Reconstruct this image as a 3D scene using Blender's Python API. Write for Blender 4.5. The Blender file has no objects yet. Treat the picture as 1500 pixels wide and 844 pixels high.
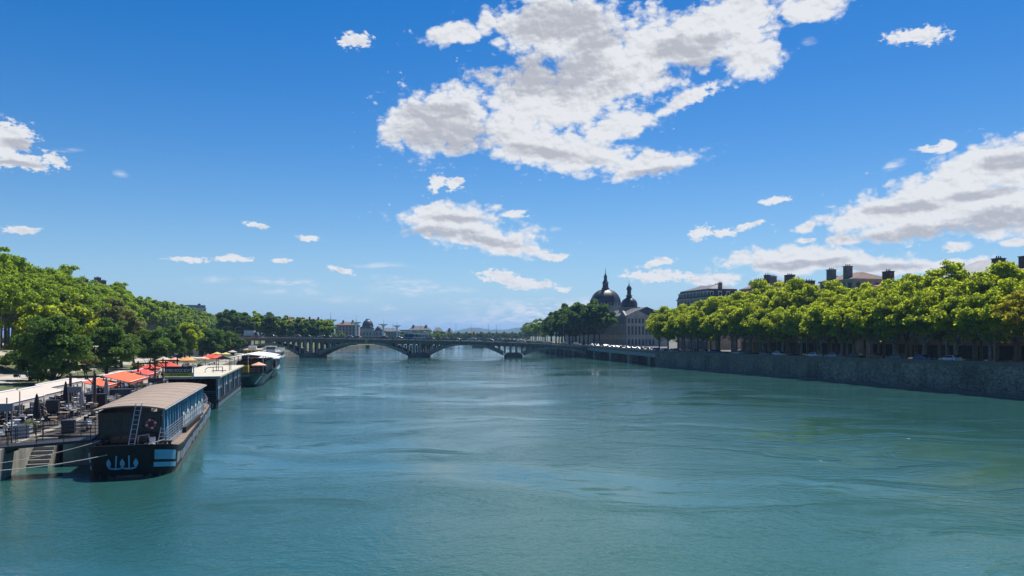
import bpy, math, random
import numpy as np
from mathutils import Vector, Matrix
R = math.radians
rnd = random.Random(7)
F = 1133.0; HC = 10.5; HY = 492.0
scene = bpy.context.scene
COL = scene.collection
SUN_AZ, SUN_EL = 24.0, 62.0

def interp(x, pts):
    if x <= pts[0][0]: return pts[0][1]
    for (a, b), (c, d) in zip(pts, pts[1:]):
        if x <= c: return b + (d-b)*(x-a)/(c-a)
    return pts[-1][1]
LB = [(-300,60),(0,-21),(60,-38.2),(100,-49),(150,-63),(200,-77),(250,-91),(320,-108),(370,-120),(450,-122),(554,-128),(651,-130.5),(766,-127.5),(868,-129),(1000,-150),(1500,-200),(2600,-60)]
RB = [(-300,190),(0,118),(60,102),(129,85.6),(183,72.7),(267,49.5),(310,43),(370,34),(450,24),(600,14),(900,5),(1500,-40),(2600,-160)]
def XL(d): return interp(d, LB)
def XR(d): return interp(d, RB)
WT = [(0,6.3),(129,6.05),(183,5.6),(267,5.3),(330,5.7),(370,6.0),(450,6.0)]
def at(px, py, D): return Vector(((px-750)/F*D, D, HC-(py-HY)/F*D))

# ---------------------------------------------------------------- node materials
def new_mat(name):
    m = bpy.data.materials.new(name); m.use_nodes = True
    nt = m.node_tree; nt.nodes.clear()
    return m, nt
class NT:
    def __init__(s, nt): s.nt = nt
    def n(s, t, **k):
        o = s.nt.nodes.new(t)
        for a, b in k.items():
            if a.startswith('_'): o.inputs[int(a[1:])].default_value = b
            else: setattr(o, a, b)
        return o
    def l(s, a, b): s.nt.links.new(a, b)
    def math(s, op, a, b=None, c=None, clamp=False):
        o = s.nt.nodes.new('ShaderNodeMath'); o.operation = op; o.use_clamp = clamp
        for i, v in enumerate((a, b, c)):
            if v is None: continue
            if isinstance(v, (int, float)): o.inputs[i].default_value = v
            else: s.l(v, o.inputs[i])
        return o.outputs[0]
    def mix(s, f, a, b, mode='MIX'):
        o = s.nt.nodes.new('ShaderNodeMix'); o.data_type = 'RGBA'; o.blend_type = mode
        for i, v in ((0, f), (6, a), (7, b)):
            if isinstance(v, (int, float)): o.inputs[i].default_value = v
            elif isinstance(v, (tuple, list)): o.inputs[i].default_value = (*v[:3], 1)
            else: s.l(v, o.inputs[i])
        return o.outputs[2]
    def maprange(s, v, a, b, c=0., d=1., smooth=False):
        o = s.nt.nodes.new('ShaderNodeMapRange')
        if smooth: o.interpolation_type = 'SMOOTHSTEP'
        s.l(v, o.inputs[0])
        for i, q in enumerate((a, b, c, d)): o.inputs[i+1].default_value = q
        return o.outputs[0]
    def noise(s, vec, scale, detail=3., rough=.5, dist=0.):
        o = s.n('ShaderNodeTexNoise')
        o.inputs['Scale'].default_value = scale; o.inputs['Detail'].default_value = detail
        o.inputs['Roughness'].default_value = rough; o.inputs['Distortion'].default_value = dist
        if vec is not None: s.l(vec, o.inputs['Vector'])
        return o.outputs[0]
    def mapping(s, vec, loc=(0,0,0), rot=(0,0,0), scale=(1,1,1), typ='POINT'):
        o = s.n('ShaderNodeMapping', vector_type=typ)
        s.l(vec, o.inputs[0])
        o.inputs[1].default_value = loc; o.inputs[2].default_value = rot; o.inputs[3].default_value = scale
        return o.outputs[0]
MATS = {}
def M(name, col, rough=.75, var=.18, scale=2.5, bump=0., bscale=12., metal=0., col2=None, spec=.5, kind='noise', emit=None, stain=0.):
    if name in MATS: return MATS[name]
    m, nt = new_mat(name); T = NT(nt)
    out = T.n('ShaderNodeOutputMaterial'); p = T.n('ShaderNodeBsdfPrincipled')
    T.l(p.outputs[0], out.inputs[0])
    geo = T.n('ShaderNodeTexCoord').outputs['Object']
    lo = tuple(c*(1-var) for c in col); hi = col2 or tuple(min(1, c*(1+var)) for c in col)
    f = T.noise(geo, scale, 4, .6)
    f = T.maprange(f, .3, .7)
    c = T.mix(f, lo, hi)
    if kind == 'rubble':
        v = T.n('ShaderNodeTexVoronoi'); v.inputs['Scale'].default_value = bscale
        mp = T.mapping(geo, scale=(1, 1, 1.7)); T.l(mp, v.inputs['Vector'])
        cc = T.maprange(v.outputs['Color'], 0, 1, .45, 1.5)
        c = T.mix(1., c, cc, 'MULTIPLY')
        e = T.n('ShaderNodeTexVoronoi', feature='DISTANCE_TO_EDGE'); e.inputs['Scale'].default_value = bscale; T.l(mp, e.inputs['Vector'])
        j = T.maprange(e.outputs[0], 0, .09, .45, 1.)
        c = T.mix(1., c, j, 'MULTIPLY')
    if kind == 'ashlar':
        b = T.n('ShaderNodeTexBrick'); mp = T.mapping(geo, rot=(R(90), 0, 0)); T.l(mp, b.inputs['Vector'])
        b.inputs['Scale'].default_value = 1.; b.inputs['Brick Width'].default_value = 1.1; b.inputs['Row Height'].default_value = .45
        b.inputs['Mortar Size'].default_value = .015
        b.inputs['Color1'].default_value = (.8,.8,.8,1); b.inputs['Color2'].default_value = (1,1,1,1); b.inputs['Mortar'].default_value = (.55,.55,.55,1)
        c = T.mix(1., c, b.outputs[0], 'MULTIPLY')
    if stain:
        mp = T.mapping(geo, scale=(.8, .8, .12)); s2 = T.noise(mp, 1.2, 5, .65)
        s2 = T.maprange(s2, .45, .75, 1., 1-stain)
        c = T.mix(1., c, s2, 'MULTIPLY')
    T.l(c, p.inputs['Base Color'])
    p.inputs['Roughness'].default_value = rough; p.inputs['Metallic'].default_value = metal
    p.inputs['Specular IOR Level'].default_value = spec
    if emit: p.inputs['Emission Color'].default_value = (*emit, 1); p.inputs['Emission Strength'].default_value = 1
    if bump:
        bn = T.n('ShaderNodeBump'); bn.inputs['Strength'].default_value = bump; bn.inputs['Distance'].default_value = .05
        h = j if kind == 'rubble' else T.noise(geo, bscale, 4, .6)
        T.l(h, bn.inputs['Height']); T.l(bn.outputs[0], p.inputs['Normal'])
    MATS[name] = m
    return m
def glass(name, col, rough=.08):
    return M(name, col, rough=rough, var=.35, scale=.6, spec=1.)
def leaf_mat(name, c1, c2, tr, tf=.45, s=.35):
    m, nt = new_mat(name); T = NT(nt)
    out = T.n('ShaderNodeOutputMaterial')
    geo = T.n('ShaderNodeTexCoord').outputs['Object']
    oi = T.n('ShaderNodeObjectInfo')
    f = T.noise(geo, s, 3, .6); f = T.maprange(f, .3, .7)
    f2 = T.noise(geo, 9., 1, .5); f2 = T.maprange(f2, .25, .75)
    f = T.math('MULTIPLY_ADD', f2, .45, T.math('MULTIPLY', f, .55))
    f = T.math('ADD', f, T.math('MULTIPLY', T.math('SUBTRACT', oi.outputs['Random'], .5), .45), clamp=True)
    c = T.mix(f, c1, c2)
    t = T.mix(f, tuple(x*.75 for x in tr), tr)
    d = T.n('ShaderNodeBsdfDiffuse'); T.l(c, d.inputs[0])
    g = T.n('ShaderNodeBsdfGlossy'); g.inputs['Roughness'].default_value = .55; g.inputs[0].default_value = (.6, .75, .45, 1)
    tl = T.n('ShaderNodeBsdfTranslucent'); T.l(t, tl.inputs[0])
    mx = T.n('ShaderNodeMixShader'); mx.inputs[0].default_value = tf
    T.l(d.outputs[0], mx.inputs[1]); T.l(tl.outputs[0], mx.inputs[2])
    mg = T.n('ShaderNodeMixShader'); mg.inputs[0].default_value = .025
    T.l(mx.outputs[0], mg.inputs[1]); T.l(g.outputs[0], mg.inputs[2])
    T.l(mg.outputs[0], out.inputs[0])
    MATS[name] = m
    return m

# ---------------------------------------------------------------- mesh builder
class MB:
    def __init__(s): s.v = []; s.f = []; s.m = []; s.mi = 0; s.X = None
    def pt(s, p):
        p = Vector(p)
        if s.X is not None: p = s.X @ p
        s.v.append(p); return len(s.v)-1
    def face(s, ids): s.f.append(tuple(ids)); s.m.append(s.mi)
    def poly(s, pts): s.face([s.pt(p) for p in pts])
    def box(s, x0, x1, y0, y1, z0, z1):
        i = [s.pt(p) for p in ((x0,y0,z0),(x1,y0,z0),(x1,y1,z0),(x0,y1,z0),(x0,y0,z1),(x1,y0,z1),(x1,y1,z1),(x0,y1,z1))]
        for q in ((3,2,1,0),(4,5,6,7),(0,1,5,4),(1,2,6,5),(2,3,7,6),(3,0,4,7)): s.face([i[k] for k in q])
        return s
    def cb(s, c, d, rz=0):
        """box by base centre and size, turned about z"""
        old = s.X; L = Matrix.Translation(c) @ Matrix.Rotation(rz, 4, 'Z')
        s.X = L if old is None else old @ L
        s.box(-d[0]/2, d[0]/2, -d[1]/2, d[1]/2, 0, d[2]); s.X = old
        return s
    def tube(s, p0, p1, r0, r1=None, n=8, cap=True):
        return s.path([p0, p1], [r0, r0 if r1 is None else r1], n, cap)
    def path(s, pts, rs, n=8, cap=True):
        pts = [Vector(p) for p in pts]
        if not isinstance(rs, (list, tuple)): rs = [rs]*len(pts)
        rings = []
        for k, p in enumerate(pts):
            a = pts[max(0, k-1)]; b = pts[min(len(pts)-1, k+1)]
            d = (b-a).normalized()
            u = d.cross(Vector((0, 0, 1)) if abs(d.z) < .9 else Vector((1, 0, 0))).normalized(); w = d.cross(u)
            rings.append([s.pt(p + (u*math.cos(t)+w*math.sin(t))*rs[k]) for t in (2*math.pi*j/n for j in range(n))])
        for a, b in zip(rings, rings[1:]):
            for j in range(n): s.face((a[j], b[j], b[(j+1) % n], a[(j+1) % n]))
        if cap: s.face(rings[0]); s.face(rings[-1][::-1])
        return s
    def lathe(s, prof, n=24, c=(0, 0, 0), cap=True, fn=None):
        rings = []
        for r, z in prof:
            rings.append([s.pt((c[0]+(r*(fn(t) if fn else 1))*math.cos(t), c[1]+(r*(fn(t) if fn else 1))*math.sin(t), c[2]+z)) for t in (2*math.pi*j/n for j in range(n))])
        for a, b in zip(rings, rings[1:]):
            for j in range(n): s.face((a[j], a[(j+1) % n], b[(j+1) % n], b[j]))
        if cap: s.face(rings[0][::-1]); s.face(rings[-1])
        return s
    def prism(s, poly, axis, a, b):
        """extrude a 2D polygon: axis 'y' -> poly in xz, 'x' -> poly in yz, 'z' -> poly in xy"""
        def P(q, t): return (q[0], t, q[1]) if axis == 'y' else ((t, q[0], q[1]) if axis == 'x' else (q[0], q[1], t))
        A = [s.pt(P(q, a)) for q in poly]; B = [s.pt(P(q, b)) for q in poly]; n = len(poly)
        s.face(A); s.face(B[::-1])
        for j in range(n): s.face((A[j], B[j], B[(j+1) % n], A[(j+1) % n]))
        return s
    def grid(s, rows):
        ids = [[s.pt(p) for p in r] for r in rows]
        for a, b in zip(ids, ids[1:]):
            for j in range(len(a)-1): s.face((a[j], a[j+1], b[j+1], b[j]))
        return s
    def build(s, name, mats, parent=None, smooth=False, fix=True):
        me = bpy.data.meshes.new(name); me.from_pydata([tuple(v) for v in s.v], [], s.f)
        if not isinstance(mats, (list, tuple)): mats = [mats]
        for m in mats: me.materials.append(m)
        me.polygons.foreach_set('material_index', s.m)
        if smooth: me.polygons.foreach_set('use_smooth', [True]*len(s.f))
        me.update()
        if fix:
            import bmesh
            bm = bmesh.new(); bm.from_mesh(me); bmesh.ops.recalc_face_normals(bm, faces=bm.faces); bm.to_mesh(me); bm.free()
        o = bpy.data.objects.new(name, me); COL.objects.link(o)
        if parent is not None: o.parent = parent
        return o
def empty(name, loc=(0,0,0), rz=0.):
    o = bpy.data.objects.new(name, None); COL.objects.link(o); o.location = loc; o.rotation_euler = (0, 0, rz); o.empty_display_size = .3
    return o
def tag(o, label=None, cat=None, group=None, kind=None):
    for k, v in (('label', label), ('category', cat), ('group', group), ('kind', kind)):
        if v: o[k] = v
    return o
KIDS = {}
def copy_tree(o, parent=None):
    c = o.copy(); COL.objects.link(c)
    if parent is not None: c.parent = parent
    if o.name not in KIDS: KIDS[o.name] = list(o.children)
    for ch in KIDS[o.name]: copy_tree(ch, c)
    return c
def place(src, loc, rz, label, scale=1., group=None, used=set()):
    o = src if src.name not in used else copy_tree(src)
    if src.name not in used:
        used.add(src.name); KIDS[src.name] = list(src.children)
    o.location = loc; o.rotation_euler = (0, 0, rz)
    o.scale = (scale,)*3 if isinstance(scale, (int, float)) else scale
    if label: o['label'] = label
    if group: o['group'] = group
    return o
def struct(o): o['kind'] = 'structure'; return o

# ---------------------------------------------------------------- camera, sun
cam_d = bpy.data.cameras.new('camera'); cam = bpy.data.objects.new('camera', cam_d); COL.objects.link(cam)
cam.location = (0, 0, HC); cam.rotation_euler = (R(90), 0, 0)
cam_d.sensor_width = 36; cam_d.lens = 36*F/1500; cam_d.shift_y = (HY-422)/1500; cam_d.clip_end = 60000; cam_d.clip_start = .5
scene.camera = cam
sd = bpy.data.lights.new('sun', 'SUN'); so = bpy.data.objects.new('sun', sd); COL.objects.link(so)
sd.energy = 5.0; sd.angle = R(.53); sd.color = (1, .95, .87)
so.rotation_euler = (R(90-SUN_EL), 0, R(180-SUN_AZ))
scene.view_settings.view_transform = 'Standard'; scene.view_settings.look = 'None'
scene.view_settings.exposure = .45; scene.view_settings.gamma = 1.; scene.view_settings.use_curve_mapping = False
scene.cycles.max_bounces = 6; scene.cycles.diffuse_bounces = 3; scene.cycles.glossy_bounces = 3; scene.cycles.transmission_bounces = 4
scene.cycles.volume_bounces = 0; scene.cycles.caustics_reflective = False; scene.cycles.caustics_refractive = False
scene.cycles.use_denoising = True; scene.cycles.denoiser = 'OPENIMAGEDENOISE'; scene.cycles.denoising_prefilter = 'ACCURATE'; scene.cycles.sample_clamp_indirect = 4.
scene.cycles.transparent_max_bounces = 8
SKY_SAT = 1.5; SKY_VAL = .78; SKY_HUE = .508; HAZE_D = .00011
CLOUD_HI = (5.9, 6.05, 6.3); CLOUD_LO = (3.5, 3.65, 4.1); WISP = (5.7, 6.0, 6.5)
HZ_FALL = .17; HZ_MIX = .9; HZ_COL = (1.7, 3.5, 6.1)
# ---------------------------------------------------------------- sky and clouds (by direction: azimuth, elevation in degrees)
world = bpy.data.worlds.new("World"); scene.world = world; world.use_nodes = True
nt = world.node_tree; nt.nodes.clear(); T = NT(nt)
wo = T.n('ShaderNodeOutputWorld'); bg = T.n('ShaderNodeBackground'); T.l(bg.outputs[0], wo.inputs[0])
sky = T.n('ShaderNodeTexSky', sky_type='NISHITA'); sky.sun_disc = False
sky.sun_elevation = R(SUN_EL); sky.sun_rotation = R(SUN_AZ); sky.altitude = 200; sky.air_density = 1.; sky.dust_density = .25; sky.ozone_density = 2.5
gen = T.n('ShaderNodeTexCoord').outputs['Generated']
nrm = T.n('ShaderNodeVectorMath', operation='NORMALIZE'); T.l(gen, nrm.inputs[0])
sep = T.n('ShaderNodeSeparateXYZ'); T.l(nrm.outputs[0], sep.inputs[0])
az = T.math('MULTIPLY', T.math('ARCTAN2', sep.outputs[0], sep.outputs[1]), 180/math.pi)
el = T.math('MULTIPLY', T.math('ARCSINE', sep.outputs[2]), 180/math.pi)
cmb = T.n('ShaderNodeCombineXYZ'); T.l(az, cmb.inputs[0]); T.l(el, cmb.inputs[1]); P0 = cmb.outputs[0]
def ang(px, py):
    u = (px-750)/F; v = (HY-py)/F
    return math.degrees(math.atan(u)), math.degrees(math.atan(v/math.sqrt(1+u*u)))
CL = [  # px, py, half width, half height, rotation in degrees (up to the right positive)
 (650,178,92,58,8),(590,190,40,36,20),(800,150,120,62,0),(820,40,110,62,0),(900,95,120,80,10),(1010,60,130,52,12),(1080,35,75,55,0),(1105,85,48,32,10),
 (760,205,80,38,-20),(830,222,120,34,-6),(905,185,60,25,10),(945,243,84,20,5),(1002,148,60,13,22),(665,52,58,17,6),(712,32,16,16,40),(1185,10,52,24,0),(1180,20,30,14,-20),
 (655,322,72,28,5),(690,340,110,26,-8),(745,362,60,15,-8),(620,306,22,9,0),(752,316,20,6,0),(808,375,26,6,0),(640,268,15,11,40),(664,268,14,9,20),
 (520,60,22,12,10),(30,337,26,6,0),(15,200,34,22,-20),(30,236,58,13,-4),(80,234,22,9,-25),(0,215,30,30,0),
 (275,380,32,5,0),(340,380,32,5,0),(500,396,22,5,-8),(453,349,18,4,0),(375,330,20,4,0),(412,381,15,4,0),
 (730,405,34,8,-8),(775,416,36,8,0),(745,410,45,6,-6),(825,423,15,4,0),
 (958,402,42,9,0),(962,384,28,5,8),(1025,342,15,10,10),(1055,343,18,6,0),(1095,331,24,5,10),(1135,294,24,6,0),(1180,332,17,7,20),(1340,53,44,12,-4),(1383,216,20,10,10),(1360,219,24,4,0),
 (1405,363,28,9,0),(1487,355,22,7,0),(1040,408,40,10,0),(1000,402,25,6,0),
 (1440,235,110,30,12),(1420,262,120,36,8),(1400,300,200,46,3),(1290,316,92,25,3),(1330,335,110,18,2),(1470,310,120,45,0),(1500,250,60,50,0),
 (1160,380,120,24,2),(1232,352,30,8,0),(1230,385,120,16,-2),(1350,392,110,9,3),(1180,350,16,4,0)]
WC = [(420,415,60,6,-5,.55),(430,430,80,6,-3,.35),(605,422,62,10,0,.5),(600,412,60,6,-6,.4),(660,427,35,5,0,.4),(310,410,30,5,0,.35),(560,388,45,4,0,.5),
 (790,455,110,16,0,.75),(860,450,60,14,0,.7),(750,468,110,10,0,.5),(700,443,60,5,0,.35),(565,449,16,5,0,.6),(100,221,22,4,0,.3),(180,256,12,6,0,.35),(500,438,60,5,0,.25),(640,470,120,8,0,.22),(1187,60,12,5,0,.3),(815,334,8,5,0,.35),(1310,243,16,6,30,.6)]
warp = T.n('ShaderNodeTexNoise'); warp.inputs['Scale'].default_value = .45; warp.inputs['Detail'].default_value = 3
T.l(P0, warp.inputs['Vector'])
wv = T.n('ShaderNodeVectorMath', operation='MULTIPLY_ADD'); T.l(warp.outputs['Color'], wv.inputs[0]); wv.inputs[1].default_value = (1.5, .8, 0); wv.inputs[2].default_value = (-.75, -.4, 0)
wa = T.n('ShaderNodeVectorMath', operation='ADD'); T.l(P0, wa.inputs[0]); T.l(wv.outputs[0], wa.inputs[1]); P1 = wa.outputs[0]
sp1 = T.n('ShaderNodeSeparateXYZ'); T.l(P1, sp1.inputs[0])
def ell(prev, px, py, hw, hh, rot):
    """distance to one ellipse; the running value travels in z so that the nodes evaluate one after another"""
    a, e = ang(px, py); a2, _ = ang(px+hw, py); a1, _ = ang(px-hw, py); _, e2 = ang(px, py-hh)
    cb = T.n('ShaderNodeCombineXYZ'); T.l(sp1.outputs[0], cb.inputs[0]); T.l(sp1.outputs[1], cb.inputs[1])
    if prev is not None: T.l(prev, cb.inputs[2])
    mp = T.mapping(cb.outputs[0], (a, e, 0), (0, 0, R(rot)), ((a2-a1)/2*1.0, (e2-e)*1.02, 1), 'TEXTURE')
    mz = T.n('ShaderNodeVectorMath', operation='MULTIPLY'); T.l(mp, mz.inputs[0]); mz.inputs[1].default_value = (1, 1, 0)
    ln = T.n('ShaderNodeVectorMath', operation='LENGTH'); T.l(mz.outputs[0], ln.inputs[0])
    return ln.outputs[1]
CL.sort(key=lambda c: -c[2]*c[3])
cur = None; bigm = None
for c in CL:
    if bigm is None and c[2]*c[3] < 950: bigm = cur
    d = ell(cur, *c)
    if cur is None: cur = d
    else:
        o = T.n('ShaderNodeMath', operation='SMOOTH_MIN'); T.l(cur, o.inputs[0]); T.l(d, o.inputs[1]); o.inputs[2].default_value = .12; cur = o.outputs[0]
wis = None
for c in WC:
    d = ell(cur if wis is None else wis, *c[:5])
    q = T.math('MULTIPLY', T.math('SUBTRACT', 1.25, d, clamp=True), c[5]*1.7)
    wis = q if wis is None else T.math('MAXIMUM', wis, q)
GRAY = [(815, 112, 95, 34, 0), (655, 200, 80, 24, 0), (640, 165, 50, 14, 0), (820, 35, 70, 30, 0), (1010, 70, 60, 18, 5), (880, 60, 45, 16, 10), (800, 225, 70, 9, -8), (955, 252, 50, 6, 4), (1010, 100, 60, 10, 10),
 (1380, 338, 150, 10, 2), (1450, 325, 80, 16, 2), (1440, 285, 60, 8, 5), (1480, 235, 40, 12, 0), (1330, 305, 60, 8, 0), (640, 340, 60, 7, 0), (720, 352, 50, 6, -8), (670, 320, 40, 6, 0), (1160, 388, 70, 6, 2), (1280, 392, 60, 5, 0), (25, 212, 26, 8, 0), (30, 240, 35, 4, 0)]
gry = None
for c in GRAY:
    d = ell(wis if gry is None else gry, *c)
    if gry is None: gry = d
    else:
        o = T.n('ShaderNodeMath', operation='SMOOTH_MIN'); T.l(gry, o.inputs[0]); T.l(d, o.inputs[1]); o.inputs[2].default_value = .3; gry = o.outputs[0]
def cn(off, det):
    v = T.mapping(P0, off, (0, 0, 0), (1, 1.7, 1))
    return T.noise(v, .42, det, .57, .1)
n0 = cn((0, 0, 0), 4); nl = cn((0, 0, 0), 2); n1 = cn((.2, .5, 0), 2)
def billow(off):
    vo = T.n('ShaderNodeTexVoronoi', feature='SMOOTH_F1', voronoi_dimensions='2D', normalize=False)
    vo.inputs['Scale'].default_value = .8; vo.inputs['Detail'].default_value = 3.; vo.inputs['Roughness'].default_value = .5; vo.inputs['Lacunarity'].default_value = 2.2; vo.inputs['Smoothness'].default_value = .35
    T.l(T.mapping(P1, off, (0, 0, 0), (1, 1.5, 1)), vo.inputs['Vector'])
    return T.math('SUBTRACT', 1.02, T.math('MULTIPLY', vo.outputs['Distance'], .6))
nf = billow((3, 7, 0)); nfo = billow((3.10, 7.22, 0))
n2 = T.noise(T.mapping(P0, (3, 7, 0), (0,0,0), (.8, 3.0, 1)), 1.2, 5, .6)
n3 = T.noise(T.mapping(P0, (1, 5, 0), (0, 0, 0), (1, 1.5, 1)), 2.2, 5, .62)
m = T.math('MULTIPLY', T.math('SUBTRACT', 1., cur), 1.3)
nn = T.math('MULTIPLY_ADD', T.math('SUBTRACT', n0, .5), 1.7, T.math('MULTIPLY', T.math('SUBTRACT', nf, .5), 1.0))
thick = T.math('ADD', T.math('ADD', m, nn), T.math('MULTIPLY', T.math('SUBTRACT', n3, .52), .5))
ths = T.math('ADD', T.math('MULTIPLY', T.math('SUBTRACT', 1.12, cur), 1.15), T.math('MULTIPLY', T.math('SUBTRACT', n0, .5), .5))
ths = T.math('ADD', ths, T.math('MULTIPLY', T.math('SUBTRACT', n3, .5), 3.0))
ths = T.math('ADD', ths, T.math('MULTIPLY', T.math('SUBTRACT', n2, .5), 1.3))
isb = T.maprange(bigm, 1.15, 1.5, 1, 0, True)
tm = T.n('ShaderNodeMix'); tm.data_type = 'FLOAT'; T.l(isb, tm.inputs[0]); T.l(ths, tm.inputs[2]); T.l(thick, tm.inputs[3]); thick = tm.outputs[0]
alpha = T.maprange(thick, -.08, .56, 0, 1, True)
walpha = T.math('MULTIPLY', wis, T.maprange(T.math('MULTIPLY_ADD', n2, .6, T.math('MULTIPLY', n0, .4)), .38, .64, 0, 1, True))
g0 = T.math('MULTIPLY_ADD', T.math('SUBTRACT', nl, .5), 1.6, T.math('SUBTRACT', 1.45, gry))
g0 = T.math('ADD', g0, T.math('MULTIPLY', T.math('SUBTRACT', n3, .5), .8))
g1 = T.maprange(g0, .0, 1.05, 0, 1., True)
relief = T.math('MULTIPLY', T.math('SUBTRACT', nfo, nf), 1.15)      # billow flank turned to or from the light
r2 = T.math('MULTIPLY', T.math('SUBTRACT', n1, nl), 2.0)
sh = T.math('ADD', g1, T.math('MULTIPLY', T.math('ADD', relief, r2), T.maprange(thick, .15, .6)), clamp=True)
ccol = T.mix(sh, CLOUD_HI, CLOUD_LO)
# sky colour
hs = T.n('ShaderNodeHueSaturation'); hs.inputs['Saturation'].default_value = SKY_SAT; hs.inputs['Value'].default_value = SKY_VAL; hs.inputs['Hue'].default_value = SKY_HUE
T.l(sky.outputs[0], hs.inputs['Color'])
# the low air near the horizon scatters pale blue rather than the model's yellow
hzn = T.math('POWER', 2.718, T.math('MULTIPLY', T.math('MAXIMUM', el, 0.), -HZ_FALL))
skyc = T.mix(T.math('MULTIPLY', hzn, HZ_MIX), hs.outputs[0], HZ_COL)
c1 = T.mix(alpha, skyc, ccol)
c2 = T.mix(T.math('MULTIPLY', walpha, .85, clamp=True), c1, WISP)
T.l(c2, bg.inputs[0]); bg.inputs[1].default_value = .1
world.cycles.sampling_method = 'MANUAL'; world.cycles.sample_map_resolution = 256
# ---------------------------------------------------------------- water
def water_mat():
    m, nt = new_mat('river_water'); T = NT(nt)
    out = T.n('ShaderNodeOutputMaterial'); p = T.n('ShaderNodeBsdfPrincipled'); T.l(p.outputs[0], out.inputs[0])
    geo = T.n('ShaderNodeNewGeometry').outputs['Position']
    # the current runs along the river: rotate so that x' is along it
    al = T.mapping(geo, rot=(0, 0, R(-106)), scale=(1, 1, 1))
    # slow swirls warp the ripples
    sw = T.n('ShaderNodeTexNoise'); sw.inputs['Scale'].default_value = .045; sw.inputs['Detail'].default_value = 3.; T.l(geo, sw.inputs['Vector'])
    ws = T.n('ShaderNodeVectorMath', operation='MULTIPLY_ADD'); T.l(sw.outputs['Color'], ws.inputs[0]); ws.inputs[1].default_value = (26, 26, 0); T.l(geo, ws.inputs[2]); wp = ws.outputs[0]
    big = T.noise(T.mapping(wp, rot=(0, 0, R(-106)), scale=(.5, 1, 1)), .05, 4, .6, .4)
    area = T.maprange(big, .38, .66, .13, 1., True)
    streak = T.noise(T.mapping(wp, rot=(0, 0, R(8)), scale=(.22, 1, 1)), .22, 5, .65, .6)
    streak = T.maprange(streak, .56, .68, 0, 1., True)
    sx_ = T.n('ShaderNodeSeparateXYZ'); T.l(geo, sx_.inputs[0])
    streak = T.math('MULTIPLY', streak, T.maprange(sx_.outputs[0], 5, 45, .25, 1.9))
    w1 = T.noise(T.mapping(wp, rot=(0, 0, R(10)), scale=(.8, 1, 1)), .9, 3, .6, .6)
    w2 = T.noise(T.mapping(geo, rot=(0, 0, R(-14)), scale=(.8, 1, 1)), 2.6, 3, .6, .4)
    w3 = T.noise(geo, 8., 2, .6)
    h = T.math('ADD', T.math('MULTIPLY', w1, .088), T.math('MULTIPLY', w2, .052))
    h = T.math('ADD', h, T.math('MULTIPLY', w3, .020))
    h = T.math('MULTIPLY', h, T.math('ADD', area, T.math('MULTIPLY', streak, .8)))
    spk = T.maprange(T.noise(T.mapping(geo, (9, 3, 0), scale=(.45, 1, 1)), .16, 4, .65, .8), .54, .74, 0, 1., True)
    h = T.math('ADD', h, T.math('MULTIPLY', T.math('MULTIPLY', spk, T.noise(geo, 12., 2, .6)), .07))
    b = T.n('ShaderNodeBump'); b.inputs['Strength'].default_value = 1.; b.inputs['Distance'].default_value = 1.; b.inputs['Filter Width'].default_value = .1
    T.l(h, b.inputs['Height']); T.l(b.outputs[0], p.inputs['Normal'])
    silt = T.noise(T.mapping(al, scale=(.4, 1, 1)), .02, 4, .6, .5)
    c = T.mix(T.maprange(silt, .35, .65), (.019, .077, .073), (.034, .107, .091))
    T.l(c, p.inputs['Base Color'])
    p.inputs['Roughness'].default_value = .03; p.inputs['IOR'].default_value = 1.333
    return m
w = MB(); ys = [-300, -100, 0, 60, 150, 400, 900, 1600, 2700]
w.grid([[(x, y, 0) for x in (-900, -300, 0, 300, 900)] for y in ys])
struct(w.build('river', water_mat()))

# ---------------------------------------------------------------- banks
stations = [-280, -100, -20, 20, 40, 60, 80, 100, 125, 150, 175, 200, 225, 250, 285, 320, 345, 370, 400, 450, 520, 600, 750, 900, 1200, 1500, 2000, 2600]
dirt = M('sandy_ground', (.30, .26, .20), .95, .2, .15, bump=.3, bscale=3, col2=(.40, .36, .28))
grassm = M('dry_grass', (.06, .09, .025), .95, .3, .35, bump=.5, bscale=9, col2=(.115, .13, .045))
pave = M('quay_paving', (.29, .265, .235), .9, .2, .6, bump=.15, bscale=6)
asph = M('asphalt', (.05, .05, .052), .9, .25, .4, bump=.2, bscale=20)
paving = M('pale_concrete_path', (.40, .365, .31), .9, .12, .3)
stone = M('quay_stone', (.24, .19, .145), .93, .45, .1, kind='rubble', bscale=1.9, bump=.6, stain=.5)
coping = M('coping_stone', (.15, .125, .10), .85, .2, .8, bump=.2)
concrete = M('weathered_concrete', (.30, .28, .235), .9, .25, .8, bump=.2, bscale=5, stain=.5)
def strip(name, mat, d0, d1, secs, side, parent=None):
    """a sheet along the bank: secs = [(offset from the quay edge, z)...]"""
    ds = [d for d in stations if d0 < d < d1]; ds = [d0]+ds+[d1]
    b = MB()
    rows = []
    for d in ds:
        r = []
        for off, z in secs:
            zz = z(d) if callable(z) else z
            r.append(((XL(d)-off) if side < 0 else (XR(d)+off), d, zz))
        rows.append(r)
    b.grid(rows)
    return b.build(name, mat, parent)
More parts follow.
